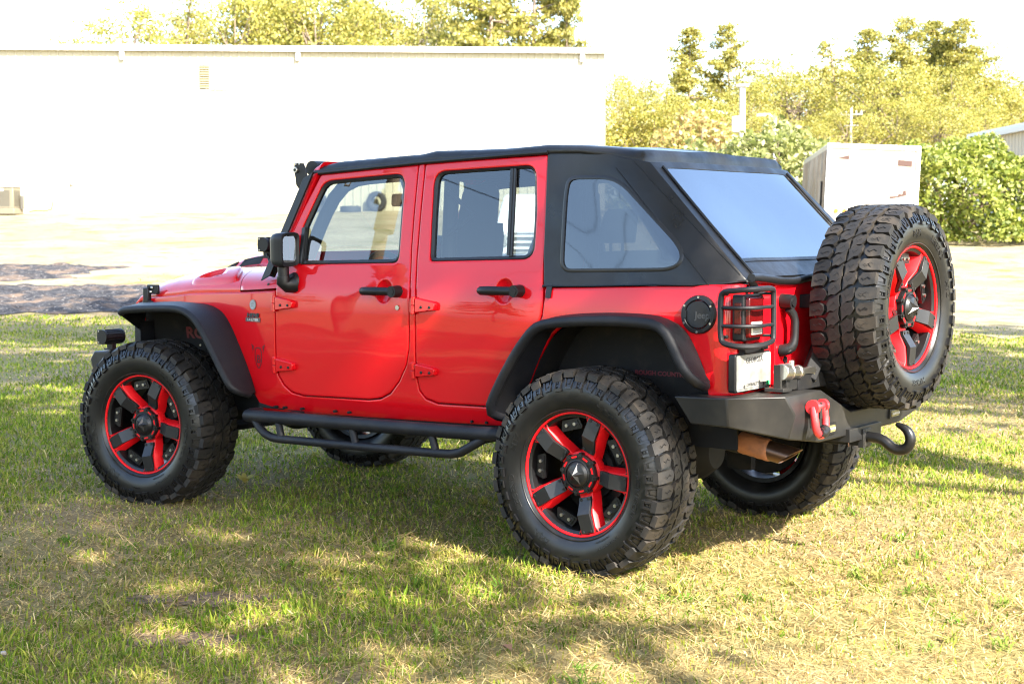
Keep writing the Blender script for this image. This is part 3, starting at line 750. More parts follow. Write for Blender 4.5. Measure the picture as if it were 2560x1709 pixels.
# ---- tail lamps with wire guards
for sg in SIDES:
    b = MB()
    sec = rp([(-.80, 1.052), (-.642, 1.052), (-.642, 1.250), (-.80, 1.250)], .012, 3)
    b.prism(sec, lambda y, z, d: (.668+d, -sg*y*-1*-1 if False else sg*-y, z), 0, .055, 0, .985)
    lamp = b.build('tail_lamp', BLACK, CAR, bevel=.006)
    Y = lambda y: sg*-y
    b = MB(); b.prism(rp([(-.782, 1.064), (-.65, 1.064), (-.65, 1.24), (-.782, 1.24)], .012, 3), lambda y, z, d: (.72+d, Y(y), z), 0, .02, 0, .95)
    b.build('brake_lens', REDLENS, lamp, bevel=.004)
    b = MB(); b.prism([(-.765, 1.078), (-.672, 1.078), (-.672, 1.135), (-.765, 1.135)], lambda y, z, d: (.738+d, Y(y), z), 0, .008, 0, .95); b.build('reverse_lens', CLEAR, lamp, bevel=.003)
    b = MB(); b.prism([(.680, 1.085), (.712, 1.085), (.712, 1.215), (.680, 1.215)], lambda x, z, d: (x, Y(-.799-d), z), 0, .004); b.build('side_marker', REDLENS, lamp, bevel=.002)
    b = MB()
    loop = [(.645, -.835, 1.262), (.70, -.84, 1.268), (.755, -.80, 1.272), (.775, -.74, 1.274), (.77, -.63, 1.272), (.765, -.612, 1.255), (.765, -.61, 1.16), (.765, -.612, 1.06), (.77, -.63, 1.045), (.775, -.74, 1.035), (.755, -.80, 1.032), (.70, -.84, 1.035), (.645, -.835, 1.045), (.632, -.832, 1.07), (.632, -.832, 1.16), (.632, -.832, 1.24)]
    b.tube(chaikin([(x, Y(y), z) for x, y, z in loop], 2, True), .0125, 9, closed=True)
    for z in (1.195, 1.118): b.tube(chaikin([(.632, Y(-.832), z), (.70, Y(-.84), z), (.765, Y(-.79), z), (.775, Y(-.72), z), (.765, Y(-.612), z)], 2), .0085, 8)
    for z in (1.25, 1.07): b.tube([(.765, Y(-.612), z), (.69, Y(-.64), z)], .008, 6); b.tube([(.632, Y(-.832), z), (.64, Y(-.79), z)], .008, 6)
    b.build('lamp_guard', TEX, lamp)

# ---- number plate
b = MB()
b.prism(rp([(-.838, .836), (-.522, .836), (-.522, 1.0), (-.838, 1.0)], .014, 4), lambda y, z, d: (.672+d, y, z), 0, .034)
b.prism([(-.76, .995), (-.60, .995), (-.59, 1.035), (-.77, 1.035)], lambda y, z, d: (.68+d, y, z), 0, .035)
b.box((.70, -.60, 1.022), (.05, .05, .03))
pl = b.build('plate_bracket', BLACK, CAR, bevel=.004)
b = MB()
b.prism(rp([(-.831, .842), (-.528, .842), (-.528, .994), (-.831, .994)], .012, 4), lambda y, z, d: (.706+d, y, z), .001, .004)
for (tx, cy, z, sz, mi) in (('GEORGIA', -.678, .958, .034, 1), ('GWINNETT', -.692, .858, .02, 1)):
    V, F = text2d(tx, sz, .0004); b.add([(.7108+p[2], cy+p[0]*1.02, z+p[1]) for p in V], F, mi)
b.prism([(-.567, .853), (-.54, .853), (-.54, .87), (-.567, .87)], lambda y, z, d: (.710+d, y, z), .0, .0012, 2)
b.prism([(-.60, .853), (-.588, .853), (-.588, .868), (-.60, .868)], lambda y, z, d: (.710+d, y, z), .0, .001, 1)
b.prism([(-.82, .8485), (-.54, .8485), (-.54, .850), (-.82, .850)], lambda y, z, d: (.710+d, y, z), .0, .001, 1)
b.cyl((.709, -.765, .859), (.711, -.765, .859), .008, n=12, m=1)
b.build('number_plate', [WHITEP, INKD, INKG], pl, angle=30)

# ---- fuel door
b = MB(); f = side(-1); c = (.511, 1.161)
def circ(r_, d): return [f(c[0]+r_*math.cos(t), c[1]+r_*math.sin(t)*.98, d) for t in np.linspace(0, 2*math.pi, 48, endpoint=False)]
b.ring([circ(.085, .005), circ(.085, -.008), circ(.080, -.015), circ(.066, -.016), circ(.063, -.011), circ(.062, -.006)], True, 0)
b.ring([circ(.060, -.006), circ(.060, -.012), circ(.057, -.014)], True, 0, cap1=True)
for sx in (-1, 1): b.prism([(c[0]+sx*.055, c[1]-.016), (c[0]+sx*.071, c[1]-.016), (c[0]+sx*.071, c[1]+.016), (c[0]+sx*.055, c[1]+.016)], f, -.01, -.017)
for k in range(6):
    t = R(90+60*k); x, z = c[0]+.074*math.cos(t), c[1]+.074*math.sin(t); b.cyl(f(x, z, -.014), f(x, z, -.019), .005, n=8, m=1)
V, F = text2d('Jeep', .042, .0012, .0008); b.add([f(c[0]+.024+p[0], c[1]-.016+p[1], -.0145-p[2]) for p in V], F, 2)
b.build('fuel_door', [BLACK, CHROME, INKD], CAR, angle=35, recalc=False)

# ---- badges and stickers
bd = MB(); f = side(-1)
def circ2(cx, cz, rx, rz, d, n=28): return [f(cx+rx*math.cos(t), cz+rz*math.sin(t), d) for t in np.linspace(0, 2*math.pi, n, endpoint=False)]
bd.ring([circ2(-2.251, 1.128, .026, .027, .0), circ2(-2.251, 1.128, .026, .027, -.005)], True, 0, cap1=True)
bd.ring([circ2(-2.251, 1.128, .0205, .0215, -.0052), circ2(-2.251, 1.128, .0205, .0215, -.006)], True, 1, cap1=True)
bd.prism([(-2.265, 1.116), (-2.237, 1.116), (-2.244, 1.126), (-2.251, 1.122), (-2.256, 1.127)], f, -.006, -.0068, 0)
for i, tx in enumerate(('TRAIL', 'RATED')):
    V, F = text2d(tx, .009, .0003, .0003); bd.add([f(-2.251+p[0], 1.136-.008*i+p[1], -.0062-p[2]) for p in V], F, 0)
bd.build('round_badge', [WHITEP, mat('badge_grey', (.25, .27, .29), .4)], CAR, recalc=False)
bd = MB()
V, F = text2d('HEMI', .03, .003, .001); bd.add([f(-2.249+p[0]*1.5+p[1]*.15, 1.061+p[1], -.004-p[2]) for p in V], F, 0)
bd.prism([(-2.312, 1.036), (-2.188, 1.036), (-2.188, 1.058), (-2.312, 1.058)], f, .0, -.004, 1)
V, F = text2d('6.4 LITER', .019, .001, .0004); bd.add([f(-2.250+p[0]*1.30, 1.0405+p[1], -.005-p[2]) for p in V], F, 2)
bd.build('engine_badge', [INKD, mat('badge_dark', (.12, .1, .1), .35, .6), GREYB], CAR, recalc=False)
bd = MB(); cx, cz = -2.210, .842
sh = chaikin([(cx-.03, cz+.05), (cx, cz+.062), (cx+.03, cz+.05), (cx+.03, cz-.02), (cx, cz-.066), (cx-.03, cz-.02)], 1, True)
sh = ccw(sh); shi = inset(sh, .006)
bd.ring([[f(x, z, -.001) for x, z in sh], [f(x, z, -.0012) for x, z in shi]], True, 0)
V, F = text2d('B', .062, .0002, .0006); bd.add([f(cx+p[0], cz-.026+p[1], -.001-p[2]) for p in V], F, 0)
for sx in (-1, 1):
    for k in range(4): bd.prism([(cx+sx*(.035+.004*k), cz+.062-.010*k), (cx+sx*(.056-.004*k), cz+.075-.012*k), (cx+sx*(.058-.004*k), cz+.069-.012*k), (cx+sx*(.037+.004*k), cz+.056-.010*k)][::sx], f, 0, -.001)
bd.build('shield_sticker', DECAL, CAR, recalc=False)

# ---- rear bumper
b = MB()
def mir(P): return [(x, -y, z) for x, y, z in P]
A_, B_, C_, D_, E_ = (.444, -.90, .815), (.70, -.90, .822), (.895, -.75, .827), (.905, -.43, .828), (.905, -.13, .708)
a_, b_, c_, d_, e_ = (.518, -.885, .70), (.70, -.885, .697), (.885, -.70, .640), (.90, -.43, .600), (.90, -.13, .598)
m_ = (.915, -.70, .745)
Lf = [A_, B_, C_, D_, E_, a_, b_, c_, d_, e_, m_]
ib, ic, id_, ie = (.444, -.72, .815), (.66, -.72, .822), (.66, -.43, .828), (.66, -.13, .708)
jb, jd, je = (.55, -.72, .70), (.62, -.43, .62), (.62, -.13, .60)
allv = Lf+[ib, ic, id_, ie, jb, jd, je]
fs = [(0, 5, 6, 1), (1, 6, 7, 10, 2), (2, 10, 3), (10, 7, 8, 3), (3, 8, 9, 4), (0, 1, 12, 11), (1, 2, 12), (2, 3, 13, 12), (3, 4, 14, 13), (0, 11, 15, 5), (5, 15, 6), (6, 15, 16, 7), (7, 16, 8), (8, 16, 17, 9), (11, 12, 13, 16, 15), (13, 14, 17, 16)]
b.add(allv, fs); b.add(mir(allv), [f_[::-1] for f_ in fs])
b.add([E_, e_, mir([e_])[0], mir([E_])[0], ie, mir([ie])[0], je, mir([je])[0]], [(0, 1, 2, 3), (0, 3, 5, 4), (1, 6, 7, 2)])
bump = b.build('rear_bumper', STEEL, CAR, angle=20, bevel=.006)
for sg in SIDES:
  if sg < 0:
    b = MB()
    y = sg*.545
    b.box((.925, y, .755), (.07, .022, .07), 1)
    b.cyl((.945, y-.052, .772), (.945, y+.052, .772), .017, n=14); b.cyl((.945, y-.058, .772), (.945, y-.036, .772), .031, n=18); b.cyl((.945, y+.036, .772), (.945, y+.054, .772), .028, n=18)
    b.tube(path_resamp(chaikin([(.945, y-.045, .772), (.955, y-.052, .72), (.96, y-.045, .668), (.96, y, .645), (.96, y+.045, .668), (.955, y+.052, .72), (.945, y+.045, .772)], 2), 22), [.018]*3+[.017]*7+[.020]*2+[.017]*7+[.018]*3, 10)
    b.tube(path_resamp(chaikin([(.96, y-.022, .664), (.96, y+.01, .652), (.96, y+.044, .672)], 1), 8), .024, 10, 2)
    b.build('shackle', [SHACK, STEEL, BLACK], bump, angle=50)
  if True:
    b = MB(); b.prism(rp([(sg*.351-.062, .627), (sg*.351+.062, .627), (sg*.351+.062, .677), (sg*.351-.062, .677)], .008, 3), lambda y, z, d: (.899+d, y, z), 0, .012, 0, .96)
    b.prism(rp([(sg*.351-.045, .637), (sg*.351+.045, .637), (sg*.351+.045, .667), (sg*.351-.045, .667)], .005, 3), lambda y, z, d: (.909+d, y, z), 0, .006, 1, .96)
    for k in range(6): b.cyl((.914, sg*.351-.036+.0144*k, .652), (.917, sg*.351-.036+.0144*k, .652), .006, n=10, m=2)
    b.build('work_lamp', [BLACK, LED, GREYB], bump)
# receiver, hitch hook
b = MB(); b.box((.80, 0, .575), (.26, .072, .072)); b.box((.915, 0, .575), (.025, .085, .085)); b.box((.80, 0, .60), (.24, .34, .06)); b.cyl((.86, -.06, .575), (.86, .06, .575), .009, n=10, m=1)
b.tube([(.86, -.055, .575), (.87, -.06, .60), (.865, -.058, .61), (.86, -.055, .56), (.865, -.06, .535)], .004, 6, 1)
b.build('hitch_receiver', [STEEL, TIPM], CAR, bevel=.004)
b = MB()
b.tube(path_resamp(chaikin([(.90, 0, .578), (.975, 0, .580), (1.015, 0, .566), (1.045, 0, .538), (1.085, 0, .527), (1.125, 0, .545), (1.138, 0, .588), (1.118, 0, .628), (1.065, 0, .648)], 2), 26), [.024]*20+[.023, .021, .019, .016, .013, .008], 12)
b.build('tow_hook', BARREL, CAR, angle=60)

# ---- spare carrier
b = MB()
b.tube([(.80, -.36, .86), (.775, -.02, 1.17)], .045, 4); b.tube([(.80, .40, .86), (.775, .18, 1.17)], .045, 4)
b.box((.79, .0, .86), (.07, .98, .07)); b.box((.765, .098, 1.168), (.05, .30, .30)); b.cyl((.74, .098, 1.168), (.93, .098, 1.168), .07, n=20)
b.box((.74, -.19, 1.20), (.09, .09, .06))
b.build('tyre_carrier', DARK, CAR, bevel=.005)
b = MB(); X = .82
b.cyl((X, -.648, .918), (X, -.585, .915), .036, n=22); b.cyl((X, -.588, .915), (X, -.578, .915), .038, n=22); b.cyl((X, -.585, .912), (X, -.50, .908), .027, n=20); b.cyl((X, -.50, .908), (X, -.478, .907), .03, n=20)
b.prism([(-.48, .915), (-.355, .922), (-.33, .912), (-.325, .858), (-.338, .853), (-.352, .892), (-.40, .895), (-.48, .895)], lambda y, z, d: (X-.012+d, y, z), 0, .024)
b.box((X-.01, -.655, .895), (.035, .014, .11), 1); b.box((X-.02, -.63, .842), (.09, .08, .016), 1); b.box((X-.02, -.55, .86), (.05, .1, .05), 1)
b.cyl((X, -.548, .935), (X, -.548, .962), .012, n=10, m=0)
b.build('carrier_latch', [ALU, STEEL], CAR, bevel=.002)

# ---- rock sliders
for sg in SIDES:
    b = MB()
    P = [(-2.19, .80, .545), (-2.205, .90, .546), (-2.14, .93, .549), (-1.905, .935, .555), (-1.2, .935, .565), (-.50, .935, .578), (-.42, .91, .580), (-.39, .80, .58)]
    b.tube(path_resamp(chaikin([(x, sg*y, z) for x, y, z in P], 2), 30), .034, 14)
    P = [(-2.10, .93, .53), (-2.035, .945, .475), (-1.97, .945, .447), (-1.87, .945, .446), (-.80, .945, .464), (-.70, .945, .472), (-.62, .945, .52), (-.55, .93, .56)]
    b.tube(path_resamp(chaikin([(x, sg*y, z) for x, y, z in P], 2), 30), .022, 12)
    for x0 in (-1.925, -1.40, -.88): b.tube([(x0, sg*.935, .545+.015*(x0+1.9)), (x0+.035, sg*.943, .452+.014*(x0+1.9))], .019, 10)
    b.box((-1.28, sg*.865, .560), (1.66, .12, .008))
    for x0 in (-1.70, -1.58, -.84, -.72, -.6): b.box((x0, sg*.88, .566), (.07, .03, .006), 1)
    for x0 in (-1.95, -1.3, -.65): b.box((x0, sg*.70, .545), (.08, .36, .05))
    for x0 in (-2.10, -2.03, -1.90, -1.66, -1.56, -.75, -.66): b.cyl((x0, sg*.765, .588+.016*(x0+1.9)), (x0, sg*.792, .588+.016*(x0+1.9)), .007, n=8, m=1)
    b.build('side_step', [TEX, DARK], CAR, angle=45)

# ---- chassis, axles, exhaust
b = MB()
for sg in SIDES:
    b.box((-1.65, sg*.44, .555), (3.7, .07, .12)); b.box((-1.4, sg*.66, .60), (1.7, .2, .06))
    for xa in (0, -2.947):
        b.cyl((xa+.05, sg*.50, .40), (xa+.02, sg*.46, .86), .05, n=12); b.cyl((xa-.12, sg*.46, .36), (xa-.08, sg*.44, .80), .032, n=10)
        b.tube([(xa, sg*.52, .37), (xa+(.75 if xa < -1 else -.75), sg*.44, .50)], .03, 8)
        b.box((xa, sg*.52, .36), (.14, .05, .16))
for xa in (0, -2.947):
    b.cyl((xa, -.80, .442), (xa, .80, .442), .045, n=14)
    cy = 0 if xa == 0 else .22
    b.lathe([(0, -.16), (.08, -.15), (.135, -.08), (.15, 0), (.135, .08), (.08, .15), (0, .16)], 20, lambda a, c, h: (xa+h, cy+a, .442+c))
    for sg in SIDES: b.cyl((xa, sg*.80, .442), (xa, sg*.86, .442), .12, n=20)
b.tube([(-.15, 0, .45), (-1.6, 0, .56)], .04, 10); b.box((-1.75, 0, .56), (.9, .36, .20)); b.box((-.55, .18, .56), (.6, .5, .18)); b.box((.20, .15, .63), (.3, .7, .10))
b.tube([(-2.9, .30, .46), (-2.95, -.70, .46)], .022, 8)
b.box((-1.0, -.30, .53), (1.2, .22, .10))
b.box((.17, -.57, .40), (.05, .09, .24))
b.build('chassis', DARK, CAR)
b = MB(); b.box((.199, -.57, .44), (.004, .07, .05)); b.build('shock_label', GOLD, CAR)
b = MB()
b.tube([(-1.2, -.30, .50), (-.4, -.42, .58), (.30, -.44, .60), (.42, -.44, .59)], .045, 14)
b.tube([(.40, -.44, .592), (.52, -.44, .572)], .054, 16); b.tube([(.505, -.44, .61), (.505, -.44, .52)], .006, 6)
ex = b.build('exhaust_pipe', [DARK], CAR, angle=50)
b = MB()
K = [(.52+.018*k, .049+.0022*(k % 2)) for k in range(9)]
b.lathe([(.0, .519)]+[(r_, x) for x, r_ in K]+[(.044, .672)], 22, lambda a, c, h: (h, -.44+a, .572-.18*(h-.52)+c)); b.build('exhaust_wrap', WRAP, ex, angle=30)
b = MB()
n = 24; o_ = []; i_ = []
ring0 = []; ring1 = []; ring2 = []; ring3 = []
for j in range(n):
    t = 2*math.pi*j/n; cy, cz = math.cos(t), math.sin(t); xe = .765+.055*cz
    for rg, x, r_ in ((ring0, .66, .046), (ring1, xe, .046), (ring2, xe-.002, .041), (ring3, .68, .040)):
        rg.append((x, -.44+r_*cy, .572-.18*(x-.52)+r_*cz))
b.ring([ring0, ring1, ring2, ring3], True); b.build('exhaust_tip', TIPM, ex, angle=50)

# ---- front bumper with lamp
b = MB()
b.prism([(-3.84, .69), (-3.86, .75), (-3.82, .80), (-3.64, .805), (-3.60, .76), (-3.62, .67)], lambda x, z, d: (x+.06*abs(d)**2, d, z), -.66, .66)
b.box((-3.62, -.32, .66), (.3, .1, .14)); b.box((-3.62, .32, .66), (.3, .1, .14))
b.build('front_bumper', STEEL, CAR, bevel=.01)
for sg in SIDES: pod('bumper_lamp', (-3.70, sg*.60, .888), .145, .045)

# ---- wheels (local: outer face towards -Y, centre of the lip at the origin)
def wl(a, c, h): return (a, h, c)
CY = .127
TP = [(.271, .010), (.283, -.010), (.305, -.026), (.345, -.035), (.385, -.034), (.408, -.027), (.428, -.014), (.442, .004), (.449, .035)]
def tyr(r_): return float(np.interp(r_, [p[0] for p in TP], [p[1] for p in TP]))
b = MB()
prof = TP+[(.452, CY)]+[(r_, 2*CY-h) for r_, h in TP[::-1]]
b.lathe(prof, 96, wl)
b.lathe([(.289, -.0185), (.2905, -.0215), (.2925, -.0215), (.294, -.0215)], 96, wl)
b.lathe([(.4325, -.008), (.4345, -.019), (.4375, -.019), (.440, -.002)], 96, wl)
NP = 22; unit = 2*math.pi/NP
def tf(sgn, th0, base=.448):
    """(arc metres, distance from the tread centre, height) -> point on the tread"""
    def f(a, v, d):
        th = th0+a/.46; r_ = base+d-.012*max(0, (v-.10)/.06)**2-(.02*max(0, (v-.148)/.012) if v > .148 else 0)
        return wl(r_*math.cos(th), r_*math.sin(th), CY-sgn*v)
    return f
def shear(P, k, v0): return [(a+k*(v-v0), v) for a, v in P]
SH = shear([(-.001, .158), (-.003, .13), (-.007, .10), (-.014, .082), (.006, .064), (.028, .070), (.043, .088), (.051, .115), (.053, .158)], -.28, .158)
SH2 = shear([(-.001, .150), (-.003, .13), (-.007, .104), (-.011, .090), (.010, .073), (.030, .079), (.047, .096), (.053, .118), (.053, .150)], -.28, .158)
CB = shear([(-.003, .062), (.020, .060), (.036, .066), (.052, .050), (.043, .030), (.052, .005), (.022, .008), (-.010, .000), (-.017, .028), (-.004, .045)], -.60, .035)
half = unit/2
for sgn in (1, -1):
    for i in range(NP*2):
        th = i*half+(half*.5 if sgn < 0 else 0)
        S_ = SH if i % 2 == 0 else SH2
        P = S_ if sgn > 0 else [(.045-a, v) for a, v in S_]
        b.prism(P, tf(sgn, th), -.004, .0175, 1, .96)
        P = CB if sgn > 0 else [(.045-a, v) for a, v in CB]
        b.prism(P, tf(sgn, th+half*(.30 if i % 2 else .38)), -.003, .0175, 1, .95)
        for (a0, v0, a1, v1) in ((.014, .088, .022, .102), (.022, .102, .015, .116), (.015, .116, .023, .130), (.008, .018, .022, .030), (.022, .030, .012, .044)):
            tilt = -.28*((v0+v1)/2-.158) if v0 > .07 else -.60*((v0+v1)/2-.035)
            q = [(a0+tilt, v0), (a0+tilt+.0022, v0), (a1+tilt+.0022, v1), (a1+tilt, v1)]
            q = q if sgn > 0 else [(.045-a, v) for a, v in q]
            b.prism(q, tf(sgn, th if v0 > .07 else th+half*(.30 if i % 2 else .38)), .016, .0181, 2, 1.0)
        # sidewall lugs: a window-shaped one and a U-shaped one in turn
        def sf(a, r_, d, th=th, sgn=sgn):
            t_ = th+a/.42; y = tyr(r_)-d
            return wl(r_*math.cos(t_), r_*math.sin(t_), y if sgn > 0 else 2*CY-y)
        if i % 2 == 0:
            for q in ([(.001, .374), (.045, .374), (.042, .388), (.004, .388)], [(.004, .388), (.015, .388), (.014, .431), (.003, .431)], [(.032, .388), (.042, .388), (.043, .431), (.033, .431)], [(.014, .422), (.033, .422), (.033, .431), (.014, .431)]):
                b.prism(q, sf, -.003, .0115, 0, .95)
            b.prism([(.019, .395), (.029, .395), (.029, .402), (.019, .402)], sf, -.001, .006); b.prism([(.019, .408), (.029, .408), (.029, .415), (.019, .415)], sf, -.001, .006)
        else:
            for q in ([(.005, .384), (.041, .384), (.038, .392), (.008, .392)], [(-.002, .430), (.005, .390), (.011, .392), (.005, .431)], [(.041, .431), (.035, .392), (.041, .390), (.048, .430)]):
                b.prism(q, sf, -.002, .008)
            b.prism([(.012, .431), (.017, .404), (.029, .404), (.033, .431)], sf, -.002, .005)
for (tx, mid, sz, rb, ex_) in (('BAJA', 240, .040, .325, 1.0), ('LEGEND', 198, .040, .325, 1.05), ('MTZ', 158, .040, .325, 1.0), ('MICKEY', 57, .036, .327, 1.05), ('THOMPSON', 352, .036, .327, 1.05), ('37X12.50R20LT', 305, .017, .335, 1.1), ('POWERPLY XD', 300, .010, .308, 1.2), ('COMPOUND', 272, .008, .352, 1.2)):
    V, F = text2d(tx, sz, .0011, .0002)
    q = []
    for p in V:
        t_ = R(mid)-p[0]*ex_/rb; r_ = rb+p[1]; q.append(wl(r_*math.cos(t_), r_*math.sin(t_), tyr(r_)-.0009-p[2]*1.2))
    b.add(q, F, 0)
tyre_proto = b.build('tyre', [RUB, TREAD, DARK], None, angle=32, recalc=True)

b = MB()
b.lathe([(.276, .012), (.283, -.002), (.2835, -.007), (.281, -.009), (.279, -.007)], 72, wl)
b.lathe([(.270, -.002), (.2685, .005), (.257, .009), (.2535, .012), (.250, .05), (.2445, .16), (.246, .25), (.268, .256), (.270, .246)], 72, wl)
b.lathe([(.0, .15), (.165, .15), (.168, .165), (.165, .18), (0, .18)], 36, wl); b.lathe([(0, .195), (.222, .195), (.225, .205), (.222, .21), (0, .21)], 36, wl, 2); b.lathe([(.0, .10), (.09, .10), (.09, .15)], 24, wl)  # brake disc, hub; widest disc added dark so the wheel's inner side looks shaded
PH = R(-4)
def sp(k): 
    c_, s_ = math.cos(PH+2*math.pi*k/5), math.sin(PH+2*math.pi*k/5)
    return lambda r_, t, y: (r_*c_-t*s_, y, r_*s_+t*c_)
for k in range(5):
    f = sp(k+.5)
    # bolted pad on the barrel between two spokes
    P = [(.196, -.052), (.205, -.058), (.244, -.045), (.246, .045), (.205, .058), (.196, .052)]
    b.prism(P, lambda r_, t, d: f(r_, t, .055-d), 0, .018); 
    P = [(.203, -.043), (.208, -.047), (.236, -.036), (.237, .036), (.208, .047), (.203, .043)]
    b.prism(P, lambda r_, t, d: f(r_, t, .037-d), 0, .003, 0)
    for t in (-.022, .022): b.cyl(f(.22, t, .038), f(.22, t, .026), .008, n=8, m=1)
barrel_proto = b.build('wheel', [BARREL, CHROME, DARK], None, angle=35, bevel=0)
b = MB()
b.lathe([(.2685, .006), (.269, -.003), (.2725, -.006), (.277, -.006), (.279, -.003), (.2795, .004)], 72, wl)
b.lathe([(0, .034), (.085, .034), (.098, .040), (.104, .06), (.10, .085)], 40, wl)
for k in range(5):
    f = sp(k)
    secs = [(.078, .036, .044, .042), (.125, .032, .043, .038), (.178, .0385, .052, .012), (.240, .043, .057, .006), (.2655, .060, .068, .004)]
    top_ = [[f(r_, -tb, y+.055), f(r_, -tt, y+.004), f(r_, -tt+.004, y), f(r_, tt-.004, y), f(r_, tt, y+.004), f(r_, tb, y+.055)] for r_, tt, tb, y in secs]
    b.ring(top_, False, 0, True, True)
    for sgt in (-1, 1):   # triangular pocket beside each plate
        b.prism([(.250, sgt*.041), (.264, sgt*.041), (.264, sgt*.055)][::sgt], lambda r_, t, d: f(r_, t, .0045-d), 0, .001, 1)
spoke_proto = b.build('rim_spokes', [REDM, BARREL], None, angle=30, bevel=.002, seg=1)
plate_protos = []
for k in range(5):
    b = MB(); f = sp(k)
    secs = [(.106, .030, .026), (.124, .031, .022), (.178, .0325, -.012), (.248, .0325, -.006), (.2625, .031, -.0045)]
    b.ring([[f(r_, -t, y+.016), f(r_, -t, y), f(r_, t, y), f(r_, t, y+.016)] for r_, t, y in secs], False, 0, True, True)
    for r_, y in ((.115, .024), (.255, -.005)):
        for t in (-.02, .02):
            b.cyl(f(r_, t, y+.002), f(r_, t, y-.004), .0065, .006, 10, 1); b.cyl(f(r_, t, y-.004), f(r_, t, y-.0045), .003, n=6, m=2)
    plate_protos.append(b.build('spoke_plate', [PLATE, PLATE, BARREL], None, angle=25, bevel=.0015, seg=1))
b = MB()
oc = []
for k in range(8):
    a0 = R(45*k+22.5+15)
    for da, r_ in ((-15, .088), (-6, .088), (-4, .097), (4, .097), (6, .088), (15, .088)): oc.append((r_*math.cos(a0+R(da)), r_*math.sin(a0+R(da))))
b.prism(oc, lambda x, z, d: (x, .036-d, z), 0, .026)
for k in range(8):
    a0 = R(45*k+15); a1 = R(45*k+22.5+15)
    b.prism([((.078+dr)*math.cos(a0+R(da)), (.078+dr)*math.sin(a0+R(da))) for dr, da in ((-.004, -10), (.004, -10), (.004, 10), (-.004, 10))], lambda x, z, d: (x, .0105-d, z), 0, .0015, 1)
    b.cyl((.082*math.cos(a1), .012, .082*math.sin(a1)), (.082*math.cos(a1), .004, .082*math.sin(a1)), .007, .0065, 10)
    b.cyl((.082*math.cos(a1), .004, .082*math.sin(a1)), (.082*math.cos(a1), .0035, .082*math.sin(a1)), .0032, n=6, m=2)
b.lathe([(.064, .012), (.0635, .004), (.060, .002), (.058, .006), (.056, .004), (.045, -.006), (.025, -.012), (0, -.014)], 40, wl)
st = []
for k in range(10): r_ = .052 if k % 2 == 0 else .020; st.append((r_*math.cos(R(82+36*k)), r_*math.sin(R(82+36*k))))
b.add([(x, -.002 if i % 2 == 0 else -.013, z) for i, (x, z) in enumerate(st)]+[(0, -.036, 0)], [(i, (i+1) % 10, 10) for i in range(10)], 2)
cap_proto = b.build('centre_cap', [BARREL, REDM, PLATE], None, angle=20)

first = True
for (loc, spin, rz, tsp) in (((0, -.985, .447), 0, 0, 0), ((-2.949, -.985, .447), 4, 8.5, 1), ((0, .985, .447), 31, 180, 77), ((-2.949, .985, .447), 50, 188.5, 140), ((1.089, .098, 1.168), 14, 89, 131)):
    def use(p):
        if first: return p
        o = p.copy(); COL.objects.link(o); return o
    wh = use(barrel_proto); wh.parent = CAR; wh.location = loc; wh.rotation_euler = (0, R(spin), R(rz))
    ty = use(tyre_proto); ty.parent = wh; ty.rotation_euler = (0, R(tsp), 0)
    for p in [spoke_proto, cap_proto]+plate_protos:
        o = use(p); o.parent = wh; o.location = (0, 0, 0)
    first = False

# ---- cabin
b = MB()
b.prism([(-2.12, 1.0), (-1.80, 1.0), (-1.74, 1.14), (-1.78, 1.24), (-1.86, 1.29), (-2.10, 1.31)], lambda x, z, d: (x, d, z), -.70, .70)
b.box((-1.45, 0, .90), (.9, .22, .32)); b.box((-1.83, -.38, 1.29), (.16, .34, .06))
b.build('dashboard', TRIM, CAR, bevel=.02)
b = MB()
ax = Vector((.87, 0, .5)).normalized(); u = Vector((0, 1, 0)); v_ = ax.cross(u); c = Vector((-1.60, -.38, 1.24))
b.tube([c+(u*math.cos(t)+v_*math.sin(t))*.185 for t in np.linspace(0, 2*math.pi, 36, endpoint=False)], .016, 8, closed=True)
b.tube([c-ax*.02, c-ax*.25], .03, 8); b.tube([c, c-ax*.03], .06, 14)
for t in (0, math.pi, math.pi*1.5): b.tube([c, c+(u*math.cos(t)+v_*math.sin(t))*.18], .018, 6)
b.build('steering_wheel', TRIM, CAR)
def seatback(x0, z0, x1, z1, y, wd, th):
    v = MB(); rows = []
    for t in np.linspace(0, 1, 10):
        x = x0+(x1-x0)*t; z = z0+(z1-z0)*t; k = wd/2*(1-.25*max(0, (t-.7)/.3)**2)
        rows.append([(x+th*.5*math.cos(a)*(1-.3*t), y+k*(abs(math.sin(a))**.6)*math.copysign(1, math.sin(a)), z) for a in np.linspace(0, 2*math.pi, 20, endpoint=False)])
    v.ring(rows, True, 0, True, True); return v
for y in (-.38, .38):
    v = seatback(-1.22, .92, -1.03, 1.56, y, .50, .17)
    h = seatback(-1.03, 1.56, -1.00, 1.75, y, .27, .12); v.add(h.v, h.f)
    v.box((-1.42, y, .93), (.5, .5, .14)); v.build('front_seat', SEAT, CAR, angle=60)
v = seatback(-.42, .92, -.22, 1.42, 0, 1.20, .16); v.box((-.62, 0, .95), (.45, 1.2, .14))
for y in (-.36, .36):
    h = seatback(-.20, 1.46, -.17, 1.62, y, .27, .10); v.add(h.v, h.f); v.cyl((-.2, y-.05, 1.40), (-.2, y-.05, 1.48), .008, n=8); v.cyl((-.2, y+.05, 1.40), (-.2, y+.05, 1.48), .008, n=8)
v.build('rear_seat', SEAT, CAR, angle=60)
b = MB()
